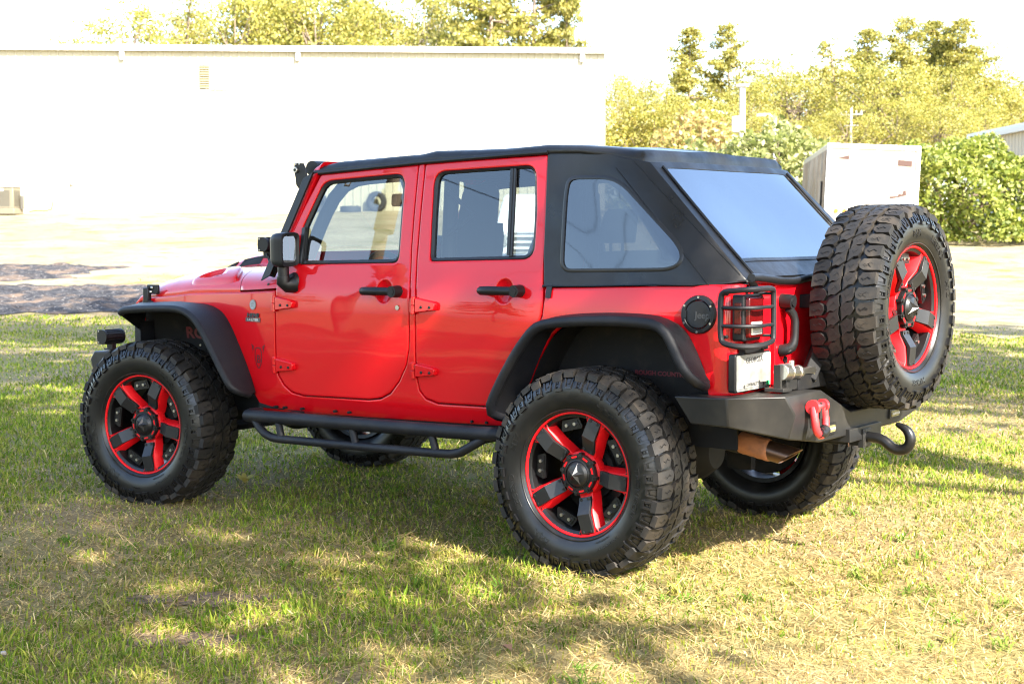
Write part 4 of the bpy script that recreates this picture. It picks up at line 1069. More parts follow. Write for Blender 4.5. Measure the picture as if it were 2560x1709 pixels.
for sg in SIDES:
    b.tube(path_resamp(chaikin([(-1.98, sg*.64, 1.38), (-1.86, sg*.60, 1.66), (-1.76, sg*.575, 1.775), (-1.6, sg*.57, 1.80), (-1.03, sg*.57, 1.815), (-.25, sg*.57, 1.81), (-.02, sg*.575, 1.76), (.32, sg*.60, 1.32), (.42, sg*.62, 1.0)], 2), 36), .036, 10)
    b.tube([(-1.03, sg*.58, 1.81), (-1.0, sg*.66, 1.25), (-1.0, sg*.66, .7)], .038, 10)
    b.tube([(-.20, sg*.575, 1.80), (-.16, sg*.62, 1.28)], .03, 8)
b.tube([(-1.03, -.57, 1.81), (-1.03, .57, 1.81)], .036, 10); b.tube([(-.22, -.57, 1.80), (-.22, .57, 1.80)], .034, 10)
b.tube([(-1.0, -.66, 1.72), (-.92, -.55, 1.60), (-1.0, -.66, 1.50)], .014, 8); b.tube([(-1.0, .66, 1.72), (-.92, .55, 1.60), (-1.0, .66, 1.50)], .014, 8)
b.build('roll_bar', TRIM, CAR, angle=60)
b = MB(); b.prism(rp([(-.13, 1.655), (.13, 1.655), (.125, 1.725), (-.125, 1.725)], .02), lambda y, z, d: (-1.80-d, y, z), 0, .04); b.tube([(-1.83, 0, 1.70), (-1.87, 0, 1.80)], .012, 8)
b.build('cabin_mirror', TRIM, CAR)

# ------------------------------------------------------------------ ground
def fast_mesh(name, V, F, mats, col=None, parent=None, smooth=False):
    """V (n,3) array, F (m,k) array of faces of one size"""
    me = bpy.data.meshes.new(name)
    V = np.asarray(V, dtype=np.float32); F = np.asarray(F, dtype=np.int32)
    me.vertices.add(len(V)); me.vertices.foreach_set('co', V.ravel())
    k = F.shape[1]
    me.loops.add(F.size); me.loops.foreach_set('vertex_index', F.ravel())
    me.polygons.add(len(F)); me.polygons.foreach_set('loop_start', np.arange(0, F.size, k, dtype=np.int32))
    me.polygons.foreach_set('use_smooth', np.full(len(F), smooth))
    me.update(calc_edges=True)
    if col is not None:
        a = me.attributes.new('col', 'FLOAT_COLOR', 'POINT'); c = np.ones((len(V), 4), dtype=np.float32); c[:, :3] = col
        a.data.foreach_set('color', c.ravel())
    for m in (mats if isinstance(mats, (list, tuple)) else [mats]): me.materials.append(m)
    o = bpy.data.objects.new(name, me); COL.objects.link(o)
    if parent is not None: o.parent = parent
    return o
def Wn(d, s): return CAM[0]-math.sin(YAW)*d+math.cos(YAW)*s, CAM[1]+math.cos(YAW)*d+math.sin(YAW)*s
def ds(x, y):
    x = np.asarray(x)-CAM[0]; y = np.asarray(y)-CAM[1]
    return -math.sin(YAW)*x+math.cos(YAW)*y, math.cos(YAW)*x+math.sin(YAW)*y
_lat = np.random.default_rng(3).random((64, 64))
def vnoise(x, y, sc):
    x = np.asarray(x)/sc+100.3; y = np.asarray(y)/sc+200.7
    i = np.floor(x).astype(int); j = np.floor(y).astype(int); u = x-i; v = y-j
    u = u*u*(3-2*u); v = v*v*(3-2*v); g = lambda a, b_: _lat[a % 64, b_ % 64]
    return (g(i, j)*(1-u)+g(i+1, j)*u)*(1-v)+(g(i, j+1)*(1-u)+g(i+1, j+1)*u)*v
def patch(x, y): return .5*vnoise(x, y, 1.9)+.3*vnoise(x, y, .7)+.2*vnoise(x, y, .28)

GROUND = bpy.data.materials.new('lawn_soil'); GROUND.use_nodes = True
t = GROUND.node_tree; N = t.nodes; L = t.links; pb = N['Principled BSDF']
tc = N.new('ShaderNodeTexCoord')
def nz(scale, det=4.0, ro=.6):
    n = N.new('ShaderNodeTexNoise'); n.inputs['Scale'].default_value = scale; n.inputs['Detail'].default_value = det; n.inputs['Roughness'].default_value = ro
    L.new(tc.outputs['Object'], n.inputs['Vector']); return n.outputs['Fac']
def ramp(fac, stops):
    r_ = N.new('ShaderNodeValToRGB'); e = r_.color_ramp.elements
    while len(e) < len(stops): e.new(.5)
    for i, (p, c) in enumerate(stops): e[i].position = p; e[i].color = (*c, 1)
    L.new(fac, r_.inputs[0]); return r_.outputs[0]
def mixc(f, a, b_):
    m = N.new('ShaderNodeMix'); m.data_type = 'RGBA'; L.new(f, m.inputs[0]); L.new(a, m.inputs[6]); L.new(b_, m.inputs[7]); return m.outputs[2]
c1 = ramp(nz(38, 6, .7), [(.30, (.075, .05, .026)), (.5, (.20, .15, .075)), (.70, (.38, .30, .17))])
c2 = ramp(nz(30, 6, .7), [(.30, (.07, .065, .02)), (.52, (.19, .17, .055)), (.72, (.34, .29, .14))])
c3 = ramp(nz(.45, 4, .6), [(.40, (0, 0, 0)), (.60, (1, 1, 1))])
L.new(mixc(c3, c1, c2), pb.inputs['Base Color']); pb.inputs['Roughness'].default_value = .9; pb.inputs['Specular IOR Level'].default_value = .15
bp_ = N.new('ShaderNodeBump'); bp_.inputs['Strength'].default_value = .6; bp_.inputs['Distance'].default_value = .02
L.new(nz(60, 5, .7), bp_.inputs['Height']); L.new(bp_.outputs[0], pb.inputs['Normal'])

dd = np.concatenate([-np.geomspace(1500, 8, 16), np.linspace(-5, 70, 76), np.geomspace(74, 1500, 18)])
ss = np.concatenate([-np.geomspace(1500, 32, 14), np.linspace(-30, 30, 61), np.geomspace(32, 1500, 14)])
Dm, Sm = np.meshgrid(dd, ss, indexing='ij')
X, Y = Wn(Dm, Sm); Zg = np.interp(Dm, HD, HZ)
nd, ns = Dm.shape
V = np.stack([X, Y, Zg], -1).reshape(-1, 3)
I = np.arange(nd*ns).reshape(nd, ns)
F = np.stack([I[:-1, :-1], I[:-1, 1:], I[1:, 1:], I[1:, :-1]], -1).reshape(-1, 4)
g = fast_mesh('ground', V, F[:, ::-1], GROUND, smooth=True); setting(g)

# gravel strips crossing the lawn on the left
GRAV = mat('grey_gravel', (.042, .041, .044), .9, spec=.2, bump=((30, .8, .04),), var=((9, (.018, .018, .02), .42, .56), (1.6, (.12, .085, .06), .50, .64), (16, (.22, .20, .18), .60, .68)))
def sheet(name, m, outline, lift, n=40):
    pts = ccw(resamp(outline, .3)); Vv, Ff = fill(pts, [], .16); b_ = MB(); O_ = np.array(pts)
    P = []
    for d, s in Vv:
        e = min(1, float(np.sqrt(((O_-(d, s))**2).sum(1).min()))/.5)
        P.append(Wn(d, s)+(height(d)+.012+e*(lift+.05*rng.random()+.06*float(vnoise(d, s, .5))),))
    b_.add(P, Ff)
    o = b_.build(name, m, None, recalc=False, angle=10); setting(o); return o
def ragged(P, amp, seed):
    r_ = np.random.default_rng(seed); Q = resamp(P, .35)
    return [(d+r_.normal()*amp*1.6, s+r_.normal()*amp*2.2) for d, s in Q]
sheet('gravel_path', GRAV, ragged([(25.0, -16), (24.6, -10), (24.9, -7.6), (26.0, -6.0), (28.8, -5.4), (30.2, -6.6), (30.6, -9), (30.0, -16)], .12, 4), .03)
sheet('gravel_patch', GRAV, ragged([(31.4, -16), (31.2, -11.5), (32.0, -9.4), (34.6, -8.9), (35.6, -10.5), (35.0, -16)], .14, 5), .03)
SOIL = mat('bare_soil', (.19, .135, .09), .95, spec=.1, bump=((50, .9, .03),), var=((14, (.10, .075, .05), .42, .62), (45, (.26, .2, .14), .55, .75)))
def soil(cx, cy, rx, ry, seed):
    r_ = np.random.default_rng(seed); P = []
    for k in range(40):
        a = 2*math.pi*k/40; q = 1+.22*r_.normal(); P.append((cx+rx*q*math.cos(a)*math.cos(YAW)-ry*q*math.sin(a)*math.sin(YAW), cy+rx*q*math.cos(a)*math.sin(YAW)+ry*q*math.sin(a)*math.cos(YAW)))
    Vv, Ff = fill(ccw(P), [], .08); b_ = MB(); b_.add([(x, y, .006) for x, y in Vv], Ff); o = b_.build('bare_soil', SOIL, None, recalc=False); setting(o)
SOILS = [(-.98, -2.30, .34, .13), (-.55, -2.75, .25, .10)]
for i, q in enumerate(SOILS): soil(*q, 20+i)

LOT = mat('dry_lot', (.20, .165, .095), .95, spec=.1, bump=((6, .6, .05), (40, .6, .02)), var=((.35, (.25, .215, .135), .4, .6), (1.1, (.13, .115, .032), .54, .70), (5, (.15, .115, .06), .55, .7)))
def lot():
    P = ragged([(29.6, -60), (29.8, -16), (30.0, -6), (26.5, -2.0), (24.0, 2.0), (21.5, 4.5), (20.0, 7.5), (20.0, 14), (22, 40), (66, 60), (66, -60)], .0, 9)
    r_ = np.random.default_rng(12); P = ccw([(d+(r_.normal()*.35 if d < 31 else 0), s) for d, s in P])
    Vv, Ff = fill(P, [], 1.6); b_ = MB(); b_.add([Wn(d, s)+(height(d)+.012,) for d, s in Vv], Ff); o = b_.build('dry_lot', LOT, None, recalc=False); setting(o)
lot()

# ------------------------------------------------------------------ lawn blades
def lawn():
    allV = []; allF = []; allC = []; off = 0
    GREEN = np.array([(.062, .105, .010), (.090, .135, .014), (.140, .170, .020), (.200, .200, .034)])
    STRAW = np.array([(.37, .275, .115), (.45, .35, .17), (.29, .205, .085), (.17, .115, .05)])
    bands = [(2.6, 5.5, 6200, 1.6, .46, .7), (5.5, 9, 3700, 2.0, .42, .6), (9, 14, 1700, 2.5, .42, .6), (14, 22, 700, 3.4, .40, .6), (22, 33, 200, 5.2, .40, .4)]
    for (d0, d1, dens, wk, k, ex) in bands:
        A = (d1-d0)*(2*(k*(d0+d1)/2+ex)); n = int(A*dens)
        d = d0+(d1-d0)*rng.random(n); s = (rng.random(n)*2-1)*(k*d+ex)
        x, y = Wn(d, s); pn = patch(x, y)
        fine = vnoise(x, y, .11)
        keep = rng.random(n) < np.clip(.50+1.5*(pn-.27), .30, 1)
        for (cx, cy, rx, ry) in SOILS:
            qx = (x-cx)*math.cos(YAW)+(y-cy)*math.sin(YAW); qy = -(x-cx)*math.sin(YAW)+(y-cy)*math.cos(YAW)
            keep &= ~(((qx/rx)**2+(qy/ry)**2 < .9) & (rng.random(n) < .80))
        gm = (d > 24.6) & (d < 29.7) & (s < -5.8); gm |= (d > 30.6) & (d < 35) & (s < -8)
        gm |= (d > np.interp(s, [-16, -6, -2, 2, 4.5, 7.5, 14], [29.6, 30, 26.5, 24, 21.5, 20, 20])+2.2*rng.random(n)**2+1.5*(patch(x, y)-.4)+.6)
        keep &= ~gm
        x, y, d, s, pn, fine = [q[keep] for q in (x, y, d, s, pn, fine)]; n = len(x)
        straw = rng.random(n) < np.clip(.50-1.15*(pn-.30)-.35*(fine-.5)+.34*np.clip((x+.6+.35*(y+2))/2.4, 0, 1)-.12*(d > 7), .10, .93)
        hgt = (.014+.019*rng.random(n))*(.60+.85*pn)*np.where(straw, .85, 1.15)*(1+.5*(rng.random(n) < .08))
        wid = (.0013+.0013*rng.random(n))*wk
        az = rng.random(n)*2*math.pi; lean = np.where(straw, .5+1.0*rng.random(n), .15+.65*rng.random(n))
        fa = az+rng.normal(size=n)*.9
        dx, dy = np.cos(az), np.sin(az); px, py = -np.sin(fa), np.cos(fa)
        z0 = np.interp(d, HD, HZ)-.004
        hl = hgt*1.25
        m1 = .5; sx = np.sin(lean*.6)*hl*m1; sz = np.cos(lean*.6)*hl*m1
        ex_ = sx+np.sin(lean*1.35)*hl*.5; ez = sz+np.maximum(np.cos(lean*1.35), -.1)*hl*.5
        b0 = np.stack([x-px*wid, y-py*wid, z0], -1); b1 = np.stack([x+px*wid, y+py*wid, z0], -1)
        c0 = np.stack([x+dx*sx-px*wid*.85, y+dy*sx-py*wid*.85, z0+sz], -1); c1 = np.stack([x+dx*sx+px*wid*.85, y+dy*sx+py*wid*.85, z0+sz], -1)
        e = np.stack([x+dx*ex_, y+dy*ex_, z0+np.maximum(ez, .004)], -1)
        V = np.stack([b0, b1, c1, c0, e], 1).reshape(-1, 3)
        i0 = np.arange(n)*5+off
        Ft = np.stack([np.stack([i0, i0+1, i0+2], -1), np.stack([i0, i0+2, i0+3], -1), np.stack([i0+3, i0+2, i0+4], -1)], 1).reshape(-1, 3)
        ci = np.where(straw[:, None], STRAW[rng.integers(0, 4, n)], GREEN[rng.integers(0, 4, n)]*(.8+.5*vnoise(x, y, .9))[:, None])
        ci = np.minimum(ci*1.5*(.6+.75*rng.random(n))[:, None], .8)
        allV.append(V); allF.append(Ft); allC.append(np.repeat(ci, 5, 0)); off += n*5
    # straw lying flat between the living blades
    for (d0, d1, dens, wk, k, ex) in [(2.6, 5.5, 2600, 1.5, .46, .7), (5.5, 9, 1500, 2.0, .42, .6), (9, 14, 500, 2.8, .42, .6)]:
        n = int((d1-d0)*(2*(k*(d0+d1)/2+ex))*dens)
        d = d0+(d1-d0)*rng.random(n); s = (rng.random(n)*2-1)*(k*d+ex); x, y = Wn(d, s)
        a = rng.random(n)*2*math.pi; l_ = .018+.035*rng.random(n); wv = (.0010+.0010*rng.random(n))*wk; z0 = .004+.022*rng.random(n)
        dx, dy = np.cos(a), np.sin(a); tl_ = rng.normal(size=n)*.25
        P = [np.stack([x-dx*l_*q-dy*wv*e, y-dy*l_*q+dx*wv*e, np.maximum(z0+tl_*l_*q, .002)], -1) for q, e in ((-1, -.5), (-1, .5), (1, .5), (1, -.5))]
        V = np.stack(P, 1).reshape(-1, 3); i0 = np.arange(n)*4+off
        allV.append(V); allF.append(np.stack([np.stack([i0, i0+1, i0+2], -1), np.stack([i0, i0+2, i0+3], -1)], 1).reshape(-1, 3))
        ci = STRAW[rng.integers(0, 4, n)]*(.6+1.0*rng.random(n))[:, None]; allC.append(np.repeat(ci, 4, 0)); off += n*4
    # coarse tufts
    for q in range(620):
        d = 2.8+8.5*rng.random()**1.3; s = (rng.random()*2-1)*(.42*d+.5); x, y = Wn(d, s)
        if patch(x, y) < .33 and rng.random() < .6: continue
        k = int(rng.integers(9, 26)); Ltf = .035+.055*rng.random(); yel = rng.random() < .25
        base = 1.25*np.array([(.085, .15, .022), (.12, .17, .03), (.16, .185, .035), (.20, .19, .05)][int(rng.integers(0, 4))])
        if yel: base = np.array((.30, .27, .06))
        for j in range(k):
            a = rng.random()*2*math.pi; le = .45+.95*rng.random(); l_ = Ltf*(.6+.6*rng.random()); w_ = .0022+.0022*rng.random()
            dx, dy = math.cos(a), math.sin(a); px, py = -dy, dx; ox, oy = x+rng.normal()*.018, y+rng.normal()*.018
            P = []
            for t_, wk in ((0, .8), (.35, 1), (.7, .75), (1, .05)):
                aa = le*t_*1.1+.15; r_ = l_*t_
                cx_, cz_ = math.sin(aa)*r_, math.cos(min(aa, 1.5))*r_
                P += [(ox+dx*cx_-px*w_*wk, oy+dy*cx_-py*w_*wk, cz_), (ox+dx*cx_+px*w_*wk, oy+dy*cx_+py*w_*wk, cz_)]
            allV.append(np.array(P)); f_ = []
            for r0 in range(3): i = off+2*r0; f_ += [(i, i+1, i+3), (i, i+3, i+2)]
            allF.append(np.array(f_)); allC.append(np.tile(base*(.75+.5*rng.random()), (8, 1))); off += 8
    o = fast_mesh('lawn_grass', np.concatenate(allV), np.concatenate(allF), attr_mat('grass_blades', .35), np.concatenate(allC))
    o['kind'] = 'stuff'
lawn()
# little weeds, chips of wood and dry leaves that can be told apart
LEAFY = leaf_mat('weed_leaf', [(.05, .12, .02), (.10, .18, .03), (.16, .2, .04)], .3)
def weed(x, y, r_, n, label, m, up=.5):
    b_ = MB()
    for k in range(n):
        a = 2*math.pi*k/n+rng.normal()*.3; l_ = r_*(.7+.5*rng.random()); wv = l_*.2; dx, dy = math.cos(a), math.sin(a)
        P = []
        for t_, wk in ((0, .25), (.35, 1), (.7, .8), (1, .05)):
            zz = .01+l_*t_*up*(1-.45*t_); P += [(x+dx*l_*t_+dy*wv*wk, y+dy*l_*t_-dx*wv*wk, zz), (x+dx*l_*t_-dy*wv*wk, y+dy*l_*t_+dx*wv*wk, zz)]
        b_.add(P, [(0, 1, 3, 2), (2, 3, 5, 4), (4, 5, 7, 6)])
    return tag(b_.build('weed', m, None, recalc=False), label, 'weed')
YEL = leaf_mat('yellow_weed_leaf', [(.45, .38, .08), (.55, .45, .12), (.4, .36, .06)], .3)
weed(-2.98, -.20, .07, 16, 'pale yellow leafy weed in the shade beside the front wheel', YEL, 1.1)
weed(1.50, -2.30, .05, 8, 'broad leaved green weed in the sunny grass at bottom right', LEAFY)
WOOD = mat('weathered_wood', (.30, .26, .22), .8, bump=((60, .5, .004),))
b = MB(); b.box((-.93, -3.33, .018), (.12, .022, .012), 0, Matrix.Rotation(R(62), 3, 'Z')); tag(b.build('wood_chip', WOOD, bevel=.003), 'grey wood chip lying in the grass at bottom left', 'wood chip')

DRY = mat('dry_leaf', (.28, .13, .06), .7)
for (x, y, a, lb) in ((1.62, -1.90, 20, 'brown dry leaf on the sunny grass near the bottom right'), (.50, -2.15, 70, 'brown dry leaf on the grass in front of the rear wheel')):
    b = MB(); ca, sa = math.cos(R(a)), math.sin(R(a))
    P = [(0, -.035, .012), (.018, -.01, .028), (.012, .03, .02), (0, .04, .014), (-.014, .028, .022), (-.02, -.01, .03), (0, 0, .016)]
    b.add([(x+p[0]*ca-p[1]*sa, y+p[0]*sa+p[1]*ca, p[2]) for p in P], [(0, 1, 6), (1, 2, 6), (2, 3, 6), (3, 4, 6), (4, 5, 6), (5, 0, 6)]); tag(b.build('dry_leaf', DRY, recalc=False), lb, 'leaf')

# ------------------------------------------------------------------ white metal building
WH = mat('white_siding', (.36, .33, .24), .5, var=((.35, (.33, .30, .21), .45, .75),))
SHADEW = mat('white_trim', (.80, .80, .79), .45)
BT = R(4.8)                                   # the long wall is turned a little away from the lens
COR = (65.8, 4.05)                            # right-hand corner: distance, offset
def bw(u, o, z): return Wn(COR[0]-u*math.sin(BT)-o*math.cos(BT), COR[1]-u*math.cos(BT)+o*math.sin(BT))+(z,)     # u along the wall to the left, o out from the wall
BL = 38; ZT = 9.1; ZB = 1.6
bld = thing('metal_building', 'long white metal sided warehouse with a gutter behind the vehicle', 'building', bw(BL/2, -8, 2.3))
def inv(o): o.parent = bld; o.matrix_parent_inverse = Matrix.Translation(bld.location).inverted(); return o
b = MB()
us_ = []; 
u = 0.0
while u < BL:
    us_ += [(u, 0), (u+.24, 0), (u+.26, .03), (u+.31, .03), (u+.33, 0)]; u += .34
b.ring([[bw(a, o_, ZB) for a, o_ in us_], [bw(a, o_, ZT) for a, o_ in us_]], False)
v_ = []; o_ = 0.0
while o_ < 16: v_ += [(o_, 0), (o_+.24, 0), (o_+.26, .03), (o_+.31, .03), (o_+.33, 0)]; o_ += .34
b.ring([[bw(-e-.001, -a, ZB) for a, e in v_], [bw(-e-.001, -a, ZT+.02*a) for a, e in v_]], False)
b.add([bw(BL, 0, ZB), bw(BL, 0, ZT), bw(BL, -16, ZT), bw(BL, -16, ZB), bw(0, -16, ZB), bw(0, -16, ZT)], [(0, 1, 2, 3), (3, 2, 5, 4)])
inv(b.build('wall', WH, None, recalc=True))
b = MB(); b.add([bw(-.25, .12, ZT+.16), bw(BL, .12, ZT+.16), bw(BL, -16.1, ZT+.45), bw(-.25, -16.1, ZT+.45), bw(-.25, .12, ZT+.10), bw(BL, .12, ZT+.10), bw(BL, -16.1, ZT+.39), bw(-.25, -16.1, ZT+.39)], [(0, 1, 2, 3), (7, 6, 5, 4), (0, 4, 5, 1), (3, 2, 6, 7), (0, 3, 7, 4), (1, 5, 6, 2)])
inv(b.build('roof', SHADEW, None))
b = MB(); GP = [(.06, ZT-.06), (.26, ZT-.06), (.28, ZT+.10), (.28, ZT+.155), (.06, ZT+.155)]
b.ring([[bw(u_, o_, z) for o_, z in GP] for u_ in (-.25, BL)], True, 0, True, True)
inv(b.build('gutter', SHADEW, None))
for u_ in (1.0, 13.1, 20.4, 27.6, 34.8):
    b = MB(); b.ring([[bw(u_+a, o_, z) for a, o_ in ((-.09, .035), (.09, .035), (.09, .17), (-.09, .17))] for z in (ZT-.42, ZT-.07)], True, 0, True, True); inv(b.build('gutter_strap', SHADEW, None))
b = MB()
uv = 17.02
for k in range(10):
    z = 7.50+k*.098; b.add([bw(uv-.20, .032, z+.055), bw(uv+.20, .032, z+.055), bw(uv+.20, .085, z+.02), bw(uv-.20, .085, z+.02), bw(uv-.20, .032, z), bw(uv+.20, .032, z)], [(0, 1, 2, 3), (3, 2, 5, 4)])
b.ring([[bw(uv+a, .033, z) for a, z in ((-.20, 7.48), (.20, 7.48), (.20, 8.48), (-.20, 8.48))]], True, 1, True)
b.add([bw(uv-.25, .04, 7.47), bw(uv-1.0, .04, 7.45), bw(uv-1.0, .09, 7.44), bw(uv-.25, .09, 7.46)], [(0, 1, 2, 3)], 0)
inv(b.build('louver_vent', [mat('vent_beige', (.3, .27, .17), .5), mat('vent_shadow', (.05, .042, .018), .8)], None))
b = MB(); b.ring([[bw(26.15+a, .04+o_, z) for a, o_ in ((-.13, 0), (.13, 0), (.13, .2), (-.13, .2))] for z in (8.0, 8.35)], True, 0, True, True); inv(b.build('wall_lamp', mat('lamp_bronze', (.16, .12, .08), .4), None, bevel=.02))
b = MB(); b.tube([bw(23.2, .06, 2.4), bw(23.2, .06, 3.6), bw(23.25, .06, 4.2)], .02, 6); b.box(bw(22.6, .06, 3.55), (.12, .12, .16)); inv(b.build('conduit', mat('conduit_grey', (.4, .38, .34), .5), None))

# air conditioner beside the wall
yawq = Matrix.Rotation(YAW+BT*-1, 3, 'Z')
ACM = mat('cabinet_beige', (.13, .115, .08), .5); ACG = mat('cabinet_grille', (.07, .066, .055), .6)
p = bw(25.0, 1.2, 0); zac = 2.46
ac = thing('air_conditioner', 'beige outdoor air conditioner unit at the base of the white building wall', 'air conditioner', (p[0], p[1], zac))
b = MB(); b.box((0, 0, .42), (.86, .80, .84), 0, yawq); b.box((0, 0, .86), (.90, .84, .05), 0, yawq); b.box((0, 0, -.12), (1.0, .95, .24), 0, yawq); b.build('cabinet', ACM, ac, bevel=.03)
b = MB()
for k in range(11): b.box(yawq @ Vector((-.04, -.41, .12+k*.06)), (.66, .02, .018), 0, yawq); b.box(yawq @ Vector((.44, 0, .12+k*.06)), (.02, .6, .018), 0, yawq)
b.build('grille', ACG, ac)
b = MB(); b.box(yawq @ Vector((-.1, -.415, .76)), (.26, .012, .08), 0, yawq); b.build('name_badge', SHADEW, ac)
b = MB(); b.box(yawq @ Vector((.56, .2, .25)), (.10, .16, .55), 0, yawq); b.build('service_box', ACG, ac, bevel=.01)
b = MB(); p = bw(23.7, 1.0, 0); b.tube([(p[0]-.5, p[1]-.2, 2.33), (p[0]-.2, p[1], 2.38), (p[0]+.2, p[1]+.05, 2.35), (p[0]+.45, p[1]+.2, 2.42), (p[0]+.5, p[1]+.25, 2.70), (p[0]+.42, p[1]+.2, 2.78)], .035, 8); tag(b.build('garden_hose', mat('orange_hose', (.45, .13, .04), .5)), 'orange hose lying by the wall next to the air conditioner', 'hose')

# old tyres at the foot of the wall, seen through the cabin
OT = mat('old_rubber', (.03, .03, .032), .7)
def old_tyre(loc, lying, label, rz=0.0, r_=.43):
    b_ = MB(); pr = [(r_*.56, -.11), (r_*.75, -.14), (r_*.95, -.12), (r_, -.06), (r_, .06), (r_*.95, .12), (r_*.75, .14), (r_*.56, .11), (r_*.5, .05), (r_*.5, -.05), (r_*.56, -.11)]
    fn = (lambda a, c_, h: (a, c_, h)) if lying else (lambda a, c_, h: (a, h, c_))
    b_.lathe(pr, 32, fn)
    for k in range(28):
        a = 2*math.pi*k/28; b_.prism([(-.02, -.12), (.02, -.12), (.03, .12), (-.01, .12)], lambda q, h, d: fn((r_+d)*math.cos(a+q/r_), (r_+d)*math.sin(a+q/r_), h), -.004, .012)
    o = b_.build('old_tyre', OT); o.location = loc; o.rotation_euler = (0, 0, rz); return tag(o, label, 'tyre')
def tw(u_, o_, up): p_ = bw(u_, o_, 0); d_, _ = ds(p_[0], p_[1]); return (p_[0], p_[1], height(float(d_))+up)
old_tyre(tw(9.85, .35, .42), False, 'old tyre standing upright against the white wall, seen through the front door window', YAW-.3)
old_tyre(tw(10.95, .8, .13), True, 'old tyre lying flat by the white wall, seen through the front door window', 0)
old_tyre(tw(12.3, .5, .40), False, 'old tyre leaning by the white wall behind the windscreen pillar', YAW+.9)

# ------------------------------------------------------------------ white pickup glimpsed through the rear door window
WP = mat('white_car_paint', (.75, .76, .76), .3, 0, 1.0); GP_ = mat('grille_grey', (.22, .23, .25), .35, .4)
pd, ps = 30.5, .55
pk = thing('pickup_truck', 'white pickup truck parked behind, glimpsed through the rear door window', 'pickup truck', G(pd, ps), (0, 0, YAW))
b = MB()
b.prism(rp([(-.98, .55), (.98, .55), (1.0, .95), (.96, 1.12), (-.96, 1.12), (-1.0, .95)], .06), lambda x, z, d: (x*(1-.03*(d < .2)), d, z), 0, 5.2)
b.prism(rp([(-.90, 1.10), (.90, 1.10), (.70, 1.86), (-.70, 1.86)], .12), lambda x, z, d: (x, d+(z-1.1)*.8*(1 if d < 2 else -.25), z), 1.25, 3.3)
b.build('body', WP, pk, bevel=.04)
b = MB(); b.add([(-.80, 1.36, 1.18), (.80, 1.36, 1.18), (.66, 1.80, 1.76), (-.66, 1.80, 1.76)], [(0, 1, 2, 3)]); b.build('windscreen', GLASSD, pk, recalc=False)
b = MB(); b.box((0, -.015, .86), (1.2, .05, .38)); b.build('grille', GP_, pk, bevel=.02)
b = MB()
for z in (.74, .86, .98): b.box((0, -.05, z), (1.22, .03, .05))
b.build('grille_bar', WP, pk, bevel=.01)
for sx in (-1, 1):
    b = MB(); b.box((sx*.80, -.01, .90), (.30, .06, .26)); b.build('headlight', CLEAR, pk, bevel=.04)
b = MB(); b.box((0, -.08, .52), (1.98, .22, .24)); b.build('bumper', ALU, pk, bevel=.05)
for sx in (-1, 1):
    for yy in (.95, 4.2):
        b = MB(); b.lathe([(.2, -.12), (.36, -.13), (.38, -.08), (.38, .08), (.36, .13), (.2, .12)], 28, lambda a, c_, h: (sx*.86+h, yy+a, .38+c_)); b.lathe([(0, .10), (.2, .11), (.21, -.11), (0, -.10)], 20, lambda a, c_, h: (sx*.86+h, yy+a, .38+c_), 1); b.build('wheel', [OT, ALU], pk)
    b = MB(); b.box((sx*1.1, 1.75, 1.2), (.2, .12, .16)); b.build('mirror', BLACK, pk, bevel=.03)

# ------------------------------------------------------------------ box trailer
TRW = mat('trailer_white', (.36, .33, .27), .45, var=((1.2, (.30, .27, .21), .5, .7),))
TRB = mat('mural_panel', (.17, .12, .08), .6, var=((.9, (.28, .22, .17), .45, .6), (1.7, (.10, .09, .085), .56, .68), (.7, (.24, .09, .05), .60, .70)))
p = W(41.4, 9.75); tz = height(41.4)
tang = math.atan2(.55, 6.0)
tr = thing('box_trailer', 'white enclosed box trailer with a faded mural on its side beside the vine covered mound', 'trailer', (p[0], p[1], tz), (R(-1.5), R(2.6), YAW-tang))
b = MB(); b.box((0, 3.2, 1.62), (2.5, 6.4, 2.28)); b.build('body', TRW, tr, bevel=.04)
b = MB(); b.box((-1.262, 3.2, 1.56), (.02, 6.2, 2.05)); b.build('side_panel', TRB, tr)
for yy in (1.1, 2.2, 3.3, 4.4):
    b = MB(); b.box((-1.275, yy, 1.56), (.012, .05, 2.05)); b.build('side_rib', TRW, tr)
b = MB(); b.tube([(-1.29, .55, .85), (-1.29, .55, 1.75)], .03, 8); b.box((-1.29, .55, 1.2), (.05, .16, .06)); b.build('door_bar', DARK, tr)
b = MB()
for sx in (-1, 1): b.box((sx*1.2, -.015, 1.6), (.10, .05, 2.2))
b.box((0, -.015, 2.70), (2.5, .05, .12)); b.build('door_frame', SHADEW, tr, bevel=.01)
MUR = mat('mural_red', (.055, .025, .018), .5); MURP = mat('mural_pink', (.22, .10, .075), .5)
for P_, m_ in (([(-1.0, 2.36), (-.65, 2.34), (-.65, 2.46)], MUR), ([(.66, 2.22), (1.04, 2.20), (1.04, 2.36), (.66, 2.38)], MUR), ([(.48, 1.38), (.70, 1.40), (.72, 1.46), (.82, 1.45), (.84, 1.55), (.92, 1.56), (.93, 1.42), (.50, 1.31)], MUR), ([(-.5, .92), (-.1, .98), (.1, 1.10), (.3, 1.10), (.38, .98), (.30, .84), (.0, .86)], MURP)):
    b = MB(); b.prism(P_, lambda x, z, d: (x, -d, z), .002, .011); b.build('mural', m_, tr)
for xx in (-.93, -.70):
    b = MB(); b.lathe([(0, .03), (.05, .03), (.06, .0)], 14, lambda a, c_, h: (xx+a, -h-.001, .93+c_)); b.build('marker_lamp', mat('amber_lens', (.5, .15, .02), .3), tr)
